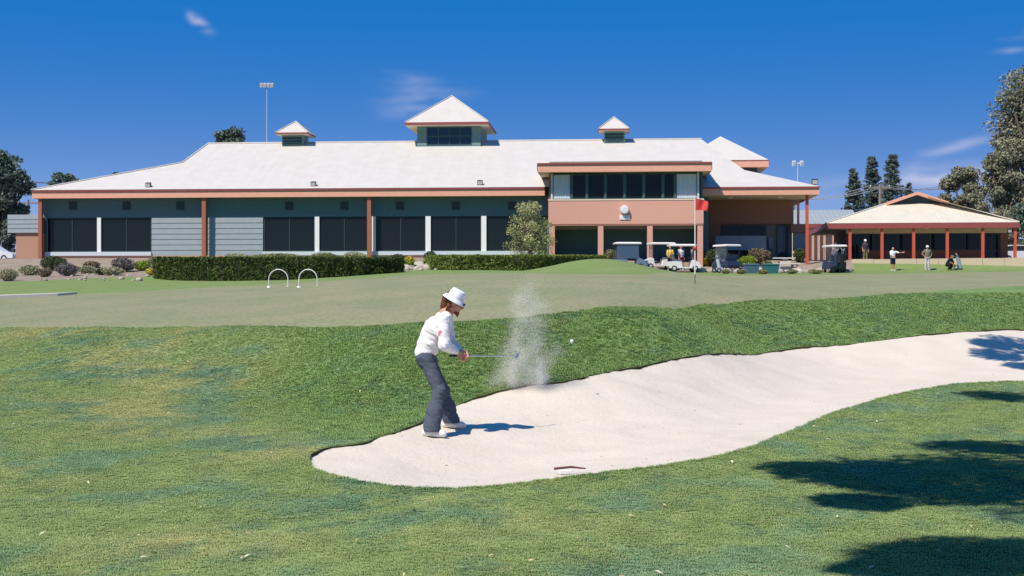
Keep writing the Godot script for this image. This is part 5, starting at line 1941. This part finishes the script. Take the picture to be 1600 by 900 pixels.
	person("person in white and red top beside the one in yellow among the carts", G.call(1064, 90.6), .5, a, {shirt = Color(.70, .62, .62), trousers = Color(.30, .03, .04), shoes = Color(.5, .5, .5), hair = Color(.05, .04, .03), hat = Color(.55, .1, .1), brim = .11})
	a = standing(1.7)
	person("person in dark clothes and white cap under the pavilion verandah", at(1352, 409, 97.5), .2, a, {shirt = Color(.05, .05, .06), trousers = Color(.25, .22, .10), shoes = Color(.4, .4, .4), hat = Color(.75, .75, .75), brim = .11, hair = Color(.06, .04, .03)})

func spray() -> void:
	var m := MB.new()
	var q := [Vector3(0, 1, 0), Vector3(.94, -.33, 0), Vector3(-.47, -.33, .82), Vector3(-.47, -.33, -.82)]
	m.tri(q[0], q[1], q[2]); m.tri(q[0], q[2], q[3]); m.tri(q[0], q[3], q[1]); m.tri(q[1], q[3], q[2])
	var N := 230000
	var buf := PackedFloat32Array()
	buf.resize(N * 16)
	# plumes thrown up from one spot: [foot px, foot row, top px, top row, spread at foot, spread at top, share]
	var plumes := [[824, 602, 829, 436, 14, 20, .20], [806, 604, 812, 455, 12, 12, .20], [838, 602, 842, 470, 9, 16, .13], [796, 606, 800, 535, 24, 18, .12], [772, 611, 800, 560, 16, 18, .07], [824, 600, 826, 470, 38, 34, .12], [838, 606, 846, 555, 4, 6, .05], [845, 600, 872, 540, 8, 12, .06], [822, 560, 840, 470, 46, 40, .05]]
	var k := 0
	var sd_ := -on_land(826, 606).z
	for i in N:
		var w := rng.randf()
		var p: Array = plumes[0]
		for e in plumes:
			w -= e[6]
			if w <= 0.0:
				p = e
				break
		var t := pow(rng.randf(), 1.35)
		var sp := lerpf(p[4], p[5], t)
		var wisp := 16.0 * nz.get_noise_2d(t * 700.0, p[0] * 30.0) + 7.0 * nz.get_noise_2d(t * 3000.0, p[0] * 70.0)
		if nz2.get_noise_2d(t * 420.0 + p[0] * 3.0, rng.randfn() * 40.0) < -0.12 and rng.randf() < 0.7: continue
		var px := lerpf(p[0], p[2], t) + rng.randfn() * sp * .5 + wisp
		var row := lerpf(p[1], p[3], t) + rng.randfn() * 5.0
		var o := at(px, row, sd_ + rng.randfn() * .15)
		var s := rng.randf_range(.0007, .0018) if rng.randf() < .994 else rng.randf_range(.002, .0045)
		var a := k * 16
		for e in 16: buf[a + e] = 0.0
		buf[a] = s; buf[a + 5] = s; buf[a + 10] = s
		buf[a + 3] = o.x; buf[a + 7] = o.y; buf[a + 11] = o.z
		buf[a + 12] = .82; buf[a + 13] = .79; buf[a + 14] = .75; buf[a + 15] = 1.0
		k += 1
	buf.resize(k * 16)
	scatter("sand_spray", m, M.grain, buf, k, "burst of sand flung into the air in front of the golfer", "sand")

# ---------------------------------------------------------------- carts, cars, garden and course furniture
func wheel(parent: Node, ce: Vector3, r: float, w: float) -> void:
	var m := MB.new()
	m.lathe([[r * .55, w * .5], [r * .86, w * .5], [r, w * .32], [r, -w * .32], [r * .86, -w * .5], [r * .55, -w * .5], [r * .55, w * .5]], 20, Transform3D(Basis(Vector3.RIGHT, PI / 2), ce))
	var t := obj("wheel", m, M.tyre, parent)
	var h := MB.new()
	h.lathe([[.001, w * .42], [r * .3, w * .44], [r * .56, w * .34], [r * .56, -w * .34], [r * .3, -w * .44], [.001, -w * .42]], 16, Transform3D(Basis(Vector3.RIGHT, PI / 2), ce))
	obj("hub", h, M.palegrey, t)

func extrude(pr: Array, z0: float, z1: float, m: MB) -> void:      # side outline, clockwise seen from +z
	var n := pr.size()
	var tri := Geometry2D.triangulate_polygon(PackedVector2Array(pr))
	for i in range(0, tri.size(), 3):
		var a: Vector2 = pr[tri[i]]
		var b: Vector2 = pr[tri[i + 1]]
		var c: Vector2 = pr[tri[i + 2]]
		if (b - a).cross(c - a) > 0:
			var s := b
			b = c
			c = s
		m.tri(Vector3(a.x, a.y, z1), Vector3(b.x, b.y, z1), Vector3(c.x, c.y, z1))
		m.tri(Vector3(a.x, a.y, z0), Vector3(c.x, c.y, z0), Vector3(b.x, b.y, z0))
	for i in n:
		var a: Vector2 = pr[i]
		var b: Vector2 = pr[(i + 1) % n]
		m.quad(Vector3(a.x, a.y, z1), Vector3(a.x, a.y, z0), Vector3(b.x, b.y, z0), Vector3(b.x, b.y, z1))

func golf_cart(label: String, where: Vector3, turn: float, body_mat: Material, screen := true, bags := 0) -> Node3D:
	var t := thing("golf_cart", label, "golf cart", where, turn, "golf carts parked by the clubhouse")
	var m := MB.new()
	extrude([Vector2(-1.12, .42), Vector2(-1.1, .72), Vector2(-.62, .74), Vector2(-.2, .70), Vector2(-.15, .34), Vector2(.42, .34), Vector2(.5, .78), Vector2(.62, .84), Vector2(1.0, .66), Vector2(1.12, .44), Vector2(1.08, .26), Vector2(-1.0, .26)], -.52, .52, m)
	obj("body", m, body_mat, t)
	m = MB.new()
	m.bevel_box(Vector3(-.72, .70, -.5), Vector3(-.18, .84, .5), .04)
	obj("seat", m, M.seat, t)
	m = MB.new()
	m.hexa([Vector3(-.74, .84, -.5), Vector3(-.64, .84, -.5), Vector3(-.64, .84, .5), Vector3(-.74, .84, .5), Vector3(-.86, 1.2, -.48), Vector3(-.79, 1.2, -.48), Vector3(-.79, 1.2, .48), Vector3(-.86, 1.2, .48)])
	obj("backrest", m, M.seat, t)
	m = MB.new()
	var top := []
	for r in [[1.78, .0, .0], [1.86, .0, .0], [1.90, .06, .05], [1.915, .22, .16]]:
		top.append([Vector3(-1.05 + r[1], r[0], .6 - r[2]), Vector3(.78 - r[1], r[0], .6 - r[2]), Vector3(.78 - r[1], r[0], -.6 + r[2]), Vector3(-1.05 + r[1], r[0], -.6 + r[2])])
	for r in 3:
		for i in 4:
			m.quad(top[r + 1][i], top[r + 1][(i + 1) % 4], top[r][(i + 1) % 4], top[r][i])
	m.quad(top[3][3], top[3][2], top[3][1], top[3][0])
	m.quad(top[0][0], top[0][1], top[0][2], top[0][3])
	obj("roof", m, M.cartwhite, t)
	for q in [[.62, .80, .60, .50], [.62, .80, .60, -.50], [-1.0, .70, -.92, .50], [-1.0, .70, -.92, -.50]]:
		m = MB.new()
		m.tube([Vector3(q[0], q[1], q[3]), Vector3(q[2], 1.8, q[3])], [.018, .018], 6)
		obj("roof_post", m, M.dark_metal, t)
	for q in [[.72, .44], [.72, -.44], [-.72, .44], [-.72, -.44]]:
		wheel(t, Vector3(q[0], .23, q[1]), .23, .18)
	m = MB.new()
	var ring := []
	var rr := []
	for i in 17:
		var a := TAU * i / 16.0
		ring.append(Vector3(.28 + .08 * sin(a), .98 + .13 * sin(a), .22 + .15 * cos(a))); rr.append(.013)
	m.tube(ring, rr, 6)
	m.tube([Vector3(.28, .98, .22), Vector3(.5, .72, .22)], [.014, .02], 6)
	obj("steering_wheel", m, M.black, t)
	if screen:
		pbox("windscreen", Vector3(.60, .86, -.48), Vector3(.612, 1.74, .48), M.clear, t)
	for s in [-1, 1]:
		m = MB.new()
		m.ball(Vector3(1.03, .56, .34 * s), Vector3(.05, .06, .08), 8)
		obj("headlight", m, M.lens, t)
	for i in bags:
		golf_bag(Vector3(-1.15, .45, -.22 + .44 * i), t.transform, [M.navy, M.black][i % 2], ["navy golf bag strapped on the back of the loaded cart", "black golf bag strapped on the back of the loaded cart"][i % 2])
	return t

func golf_bag(p: Vector3, tf: Transform3D, material: Material, label: String) -> void:
	var b := thing("golf_bag", label, "golf bag", tf * p, tf.basis.get_euler().y, "golf bags on the cart")
	var m := MB.new()
	m.tube([Vector3(0, 0, 0), Vector3(-.02, .12, 0), Vector3(-.12, .78, 0), Vector3(-.13, .84, 0)], [.12, .14, .125, .14], 12)
	obj("bag", m, material, b)
	for i in 6:
		var a := TAU * i / 6.0
		var c := MB.new()
		var q := Vector3(-.13 + .07 * cos(a), .8, .07 * sin(a))
		var e := q + Vector3(-.04 + .03 * cos(a), .26 + .05 * (i % 3), .03 * sin(a))
		c.tube([q, e], [.008, .008], 5)
		c.ball(e, Vector3(.035, .05, .04), 8)
		obj("club", c, M.steel if i % 2 else M.bluegrey, b)

func parked_car(label: String, where: Vector3, turn: float) -> void:
	var t := thing("parked_car", label, "car", where, turn, "white cars parked beyond the buildings")
	var m := MB.new()
	extrude([Vector2(-2.1, .35), Vector2(-2.15, .78), Vector2(-2.0, .92), Vector2(1.05, .95), Vector2(1.95, .82), Vector2(2.15, .60), Vector2(2.12, .33)], -.82, .82, m)
	obj("body", m, M.carwhite, t)
	m = MB.new()
	extrude([Vector2(-1.95, .92), Vector2(-1.55, 1.38), Vector2(-1.2, 1.45), Vector2(.05, 1.45), Vector2(.4, 1.36), Vector2(1.05, .945)], -.70, .70, m)
	obj("cabin", m, M.carwhite, t)
	for s in [-1, 1]:
		for q in [[[Vector2(-1.72, .97), Vector2(-1.44, 1.33), Vector2(-.85, 1.38), Vector2(-.85, .97)]], [[Vector2(-.78, .97), Vector2(-.78, 1.38), Vector2(.05, 1.38), Vector2(.34, 1.31), Vector2(.85, .97)]]]:
			m = MB.new()
			extrude(q[0], .70 * s - .012, .70 * s + .012, m)
			obj("side_window", m, M.glass, t)
		m = MB.new()
		m.ball(Vector3(2.06, .66, .6 * s), Vector3(.08, .09, .18), 10)
		obj("headlight", m, M.lens, t)
		m = MB.new()
		m.box(Vector3(-2.17, .62, .5 * s - .2), Vector3(-2.1, .8, .5 * s + .2))
		obj("tail_light", m, M.flagred, t)
		for x in [-1.3, 1.3]:
			wheel(t, Vector3(x, .32, .74 * s), .32, .2)

func make_things() -> void:
	var G := func(px: float, d: float) -> Vector3:
		var x := (px - 800.0) / F * d
		return Vector3(x, land(x, d), -d)
	var m: MB
	# ---- flagstick on the green
	var fd := 34.0
	var fp := on_land(1086, 443.5, 25.0)
	fd = -fp.z
	var sc := fd / F
	var fl := thing("flagstick", "flagstick with red flag and red marker ball on the putting green", "flagstick", fp)
	var ht := at(0, 310, fd).y - fp.y
	m = MB.new()
	m.tube([Vector3(0, -.05, 0), Vector3(0, 15.0 * sc, 0)], [.011, .011], 8)
	obj("pole_foot", m, M.dark_metal, fl)
	m = MB.new()
	m.tube([Vector3(0, 15.0 * sc, 0), Vector3(0, ht, 0)], [.018, .015], 8)
	obj("pole", m, M.cartwhite, fl)
	m = MB.new()
	m.ball(Vector3(0, at(0, 388, fd).y - fp.y, 0), Vector3(.055, .06, .055), 12)
	obj("marker_ball", m, M.flagred, fl)
	m = MB.new()
	var nu := 14
	var nv := 8
	var grid := []
	for i in nu + 1:
		var u := i / float(nu)
		for k in nv + 1:
			var v := k / float(nv)
			var droop := .09 * u * u + .03 * u * v
			grid.append(Vector3(.016 + .36 * u, ht - .01 - v * .34 * (1.0 - .25 * u) - droop, .05 * sin(u * 7.0 + v * 2.2) * u))
	for i in nu:
		for k in nv:
			var a := i * (nv + 1) + k
			m.quad(grid[a], grid[a + nv + 1], grid[a + nv + 2], grid[a + 1])
	obj("flag", m, M.flagred, fl)
	# ---- the two white hoops
	for q in [[420, 451, "white metal hoop before the hedge, farther from the lower curved hedge"], [467, 496.5, "white metal hoop before the hedge, nearer to the lower curved hedge"]]:
		var a := on_land(q[0], 449, 30.0)
		var dd := -a.z
		var w: float = (q[1] - q[0]) / F * dd
		var hp := thing("hoop", q[2], "hoop", a, deg_to_rad(-8), "white hoops before the hedge")
		var h := at(0, 421, dd).y - a.y
		m = MB.new()
		var pts := []
		var rs := []
		for i in 19:
			var t := i / 18.0
			var an := PI * (1.0 - t)
			pts.append(Vector3(w * .5 + w * .5 * cos(an), maxf(0, h * .45) + h * .55 * sin(an), 0) if t > 0 and t < 1 else Vector3(w * t, h * .45, 0)); rs.append(.017)
		pts.push_front(Vector3(0, -.05, 0)); rs.push_front(.017)
		pts.append(Vector3(w, -.1, 0)); rs.append(.017)
		m.tube(pts, rs, 8)
		obj("arch", m, M.cartwhite, hp)
		for s in [0.0, w]:
			m = MB.new()
			m.lathe([[.001, .035], [.07, .03], [.075, -.06]], 12, Transform3D(Basis.IDENTITY, Vector3(s, 0, 0)))
			obj("foot_plate", m, M.cartwhite, hp)
	# ---- rake lying at the near edge of the sand
	var rk := on_land(880, 741)
	rk.y = sand_h(rk.x, -rk.z, rim_sd(rk.x, -rk.z)) + .03
	var rake := thing("bunker_rake", "bunker rake with white head and dark red handle lying on the sand edge", "rake", rk, .12)
	m = MB.new()
	m.bevel_box(Vector3(-.035, -.01, .0), Vector3(.075, .015, .03), .006)
	obj("rake_head", m, M.cartwhite, rake)
	for i in 7:
		m = MB.new()
		m.tube([Vector3(-.03 + i * .018, .01, .02), Vector3(-.03 + i * .018, -.02, .028)], [.005, .003], 5)
		obj("tine", m, M.cartwhite, rake)
	m = MB.new()
	m.tube([Vector3(-.075, .02, -.015), Vector3(.07, .03, -.03), Vector3(.20, .012, -.05)], [.011, .010, .006], 8)
	obj("handle", m, M.maroon, rake)
	# ---- pale path end at the edge of the green
	m = MB.new()
	var pa := at(-60, 468, 45.0)
	var pb := at(90, 466.5, 46.3)
	pa.y = land(pa.x, 45.0) + .03; pb.y = land(pb.x, 46.3) + .03
	m.hexa([pa + Vector3(0, -.3, -1.5), pb + Vector3(.3, -.3, -1.2), pb + Vector3(0, -.3, 0), pa + Vector3(0, -.3, 0), pa + Vector3(0, .09, -1.5), pb + Vector3(.3, .10, -1.2), pb + Vector3(0, .06, 0), pa + Vector3(0, .05, 0)])
	struct("path", m, M.concrete)
	# ---- carts
	var c1 := golf_cart("white roofed golf cart with blue side screens, first of the row behind the mound", G.call(983, 89.0), .06, M.cartblue)
	for s in [-1, 1]:
		pbox("side_screen", Vector3(-.92, .78, .53 * s - .006), Vector3(.58, 1.78, .53 * s + .006), M.screen, c1)
	golf_cart("white roofed golf cart in the middle of the row, behind the standing people", G.call(1030, 90.5), PI + .1, M.cartwhite)
	golf_cart("cream golf cart whose long white nose shows beside the flagstick", G.call(1068, 88.0), .05, M.cartwhite)
	golf_cart("dark golf cart with white roof before the dome shrub", G.call(1134, 90.5), PI * .62, M.navy)
	golf_cart("golf cart seen from behind with two loaded golf bags by the pavilion post", G.call(1303, 88.5), PI * .5 + .05, M.navy, false, 2)
	# ---- trolleys
	for q in [["pale golf bag on a two wheeled trolley before the rock border", 1122, 87.8, M.palegrey], ["dark golf bag on a trolley beside the crouching person", 1497, 92.2, M.bluegrey]]:
		var tp: Vector3 = G.call(q[1], q[2])
		var tr := thing("golf_trolley", q[0], "golf trolley", tp, rng.randf_range(-.5, .5))
		m = MB.new()
		m.tube([Vector3(.12, .14, 0), Vector3(-.12, .95, 0), Vector3(-.34, 1.02, 0)], [.018, .016, .02], 6)
		m.tube([Vector3(0, .5, 0), Vector3(-.12, .2, .3)], [.012, .012], 5)
		m.tube([Vector3(0, .5, 0), Vector3(-.12, .2, -.3)], [.012, .012], 5)
		obj("frame", m, M.steel, tr)
		for s in [-1, 1]:
			wheel(tr, Vector3(-.12, .17, .32 * s), .17, .05)
		m = MB.new()
		m.tube([Vector3(.17, .12, 0), Vector3(.15, .2, 0), Vector3(-.03, .86, 0), Vector3(-.04, .92, 0)], [.11, .13, .12, .13], 12)
		obj("bag", m, q[3], tr)
		m = MB.new()
		for i in 5:
			var e := Vector3(-.1 + .05 * cos(i * 1.3), 1.1 + .04 * (i % 3), .07 * sin(i * 1.3))
			m.tube([Vector3(-.04 + .05 * cos(i * 1.3), .88, .05 * sin(i * 1.3)), e], [.008, .008], 5)
			m.ball(e, Vector3(.03, .04, .04), 8)
		obj("clubs", m, M.steel, tr)
	# ---- cars
	parked_car("white parked car at the far end of the pavilion", at(1592, 411, 104.0), .1)
	parked_car("white parked car beside the brick screen, partly out of the picture", at(-8, 409, 120.0), -.1)
	parked_car("white parked car behind the loaded golf cart", at(1318, 407, 106.0), PI * .45)
	# ---- bins
	for q in [[1162, 1185, "slate blue low bin before the rock border", M.binblue], [1192, 1216, "teal green low bin before the rock border", M.binteal]]:
		var bd := 87.2
		var c: Vector3 = G.call((q[0] + q[1]) * .5, bd)
		var w: float = (q[1] - q[0]) / F * bd * .5
		var bn := thing("storage_bin", q[2], "bin", c, rng.randf_range(-.06, .06))
		m = MB.new()
		m.hexa([Vector3(-w * .9, -.05, -.28), Vector3(w * .9, -.05, -.28), Vector3(w * .9, -.05, .28), Vector3(-w * .9, -.05, .28), Vector3(-w, .58, -.34), Vector3(w, .58, -.34), Vector3(w, .58, .34), Vector3(-w, .58, .34)])
		obj("tub", m, q[3], bn)
		m = MB.new()
		m.bevel_box(Vector3(-w - .03, .575, -.37), Vector3(w + .03, .66, .37), .03)
		obj("lid", m, q[3], bn)
	# ---- picnic table
	var pt := thing("picnic_table", "pale concrete picnic table with bench planks by the porch", "table", G.call(1226, 92.5), .05)
	m = MB.new()
	m.bevel_box(Vector3(-.42, -.15, -.35), Vector3(.42, .66, .35), .05)
	obj("pedestal", m, M.concrete, pt)
	m = MB.new()
	m.bevel_box(Vector3(-.8, .86, -.4), Vector3(.7, .94, .4), .02)
	obj("tabletop", m, M.concrete, pt)
	pbox("stem", Vector3(-.2, .655, -.2), Vector3(.2, .865, .2), M.concrete, pt)
	for s in [-1, 1]:
		m = MB.new()
		m.bevel_box(Vector3(-1.0, .44, .62 * s - .17), Vector3(1.0, .52, .62 * s + .17), .02)
		obj("bench", m, M.concrete, pt)
		for e in [-1, 1]:
			pbox("bench_leg", Vector3(.75 * e - .06, -.15, .62 * s - .1), Vector3(.75 * e + .06, .442, .62 * s + .1), M.concrete, pt)
	# ---- rocks: border below the porch, and the bed between the hedges
	var rocks := thing("rock_border", "dry border of pale rough stones below the porch", "rocks", Vector3.ZERO)
	rock_bed(rocks, 1092, 1330, 409, 428, 88.6, 92.5, 105)
	var rocks2 := thing("rock_border", "bed of pale stones in the gap between the two hedges", "rocks", Vector3.ZERO)
	rock_bed(rocks2, 616, 690, 412, 432, 80.5, 86, 46)
	var rocks3 := thing("rock_border", "scattered pale stones edging the shrub bed at the end of the clubhouse", "rocks", Vector3.ZERO)
	rock_bed(rocks3, 0, 262, 428, 440, 76.0, 86.0, 34, .45)
	# ---- lights, poles and wires
	mast("tall floodlight mast with white lamp heads rising behind the clubhouse ridge", at(417, 404, 150.0), at(0, 132, 150.0).y - 3.6, 4, .62)
	mast("twin lamp post behind the end of the porch roof", at(1246.5, 404, 125.0), at(0, 254, 125.0).y - 3.6, 2, .38)
	var poles := []
	for q in [[-60, 150, 268, "power pole out of sight past the gum tree"], [44, 152, 312, "short pole seen through the gum tree above the brick screen"], [1375, 150, 288, "power pole with cross arm among the tall pines"], [1483, 155, 289, "power pole with cross arm behind the pavilion gablet"], [1240, 160, 310, "far power pole hidden by the porch end"], [140, 165, 284, "power pole hidden behind the low end of the clubhouse roof"]]:
		var b := at(q[0], 404, q[1])
		b.y = 3.5
		var h: float = at(0, q[2], q[1]).y - 3.5
		var up := thing("power_pole", q[3], "power pole", b)
		m = MB.new()
		m.tube([Vector3(0, -.4, 0), Vector3(0, h, 0)], [.2, .14], 8)
		obj("pole", m, M.polewood, up)
		m = MB.new()
		m.box(Vector3(-1.3, h - .5, -.08), Vector3(1.3, h - .32, .08))
		obj("cross_arm", m, M.polewood, up)
		for x in [-1.1, 0.0, 1.1]:
			m = MB.new()
			m.lathe([[.03, .22], [.07, .16], [.05, .1], [.07, .04], [.03, 0]], 8, Transform3D(Basis.IDENTITY, Vector3(x, h - .32, 0)))
			obj("insulator", m, M.palegrey, up)
		poles.append(b + Vector3(0, h - .12, 0))
	for q in [[0, 5, "pair of power lines crossing the gum tree to the clubhouse roof"], [4, 2, "power lines running past the pines"], [2, 3, "power lines between the poles behind the pavilion"]]:
		m = MB.new()
		for x in [-1.1, 0.0, 1.1]:
			var pts := []
			var rs := []
			for i in 13:
				var t := i / 12.0
				pts.append((poles[q[0]] as Vector3).lerp(poles[q[1]], t) + Vector3(x, -1.0 * 4 * t * (1 - t) * .5, 0)); rs.append(.035)
			m.tube(pts, rs, 5)
		tag(obj("power_line", m, M.wire), q[2], "power line")

func rock_bed(parent: Node, px0: float, px1: float, r0: float, r1: float, d0: float, d1: float, n: int, big := 1.0) -> void:
	for i in n:
		var px := rng.randf_range(px0, px1)
		var d := rng.randf_range(d0, d1)
		var x := (px - 800.0) / F * d
		var p := Vector3(x, land(x, d), -d)
		var s := rng.randf_range(.16, .42) * big
		var m := MB.new()
		var tone := rng.randf_range(.6, 1.15)
		m.col = Color(.58, .52, .44) * tone
		var sd := Vector3(rng.randf() * 50, rng.randf() * 50, rng.randf() * 50)
		var seg := 7
		m.ball(Vector3.ZERO, Vector3.ONE, 8)
		var sh := Vector3(s * rng.randf_range(.8, 1.5), s * rng.randf_range(.5, .8), s)
		var turn := Basis(Vector3.UP, rng.randf() * TAU)
		for k in m.v.size():
			var q := m.v[k]
			m.v[k] = p + turn * (q * sh * (1.0 + .45 * nz.get_noise_3d(q.x * 70 + sd.x * 9, q.y * 70 + sd.y * 9, q.z * 70 + sd.z * 9))) + Vector3(0, s * .15, 0)
			m.n[k] = turn * m.n[k]
		obj("stone", m, M.stone, parent)

func mast(label: String, b: Vector3, h: float, lamps: int, r: float) -> void:
	b.y = 3.6
	var t := thing("light_mast", label, "light mast", b)
	var m := MB.new()
	m.tube([Vector3(0, -.3, 0), Vector3(0, h, 0)], [.08, .035], 8)
	obj("pole", m, M.palegrey, t)
	m = MB.new()
	m.box(Vector3(-r, h - .12, -.06), Vector3(r, h, .06))
	obj("cross_arm", m, M.palegrey, t)
	for i in lamps:
		var x := lerpf(-r, r, i / float(lamps - 1))
		m = MB.new()
		m.hexa([Vector3(x - .16, h - .3, -.12), Vector3(x + .16, h - .3, -.12), Vector3(x + .16, h - .4, .16), Vector3(x - .16, h - .4, .16), Vector3(x - .16, h + .18, -.06), Vector3(x + .16, h + .18, -.06), Vector3(x + .16, h + .1, .24), Vector3(x - .16, h + .1, .24)])
		var o := obj("lamp_head", m, M.cartwhite, t)
		m = MB.new()
		m.hexa([Vector3(x - .13, h - .34, .155), Vector3(x + .13, h - .34, .155), Vector3(x + .13, h - .36, .18), Vector3(x - .13, h - .36, .18), Vector3(x - .13, h + .07, .225), Vector3(x + .13, h + .07, .225), Vector3(x + .13, h + .06, .25), Vector3(x - .13, h + .06, .25)])
		obj("lens", m, M.lens, o)
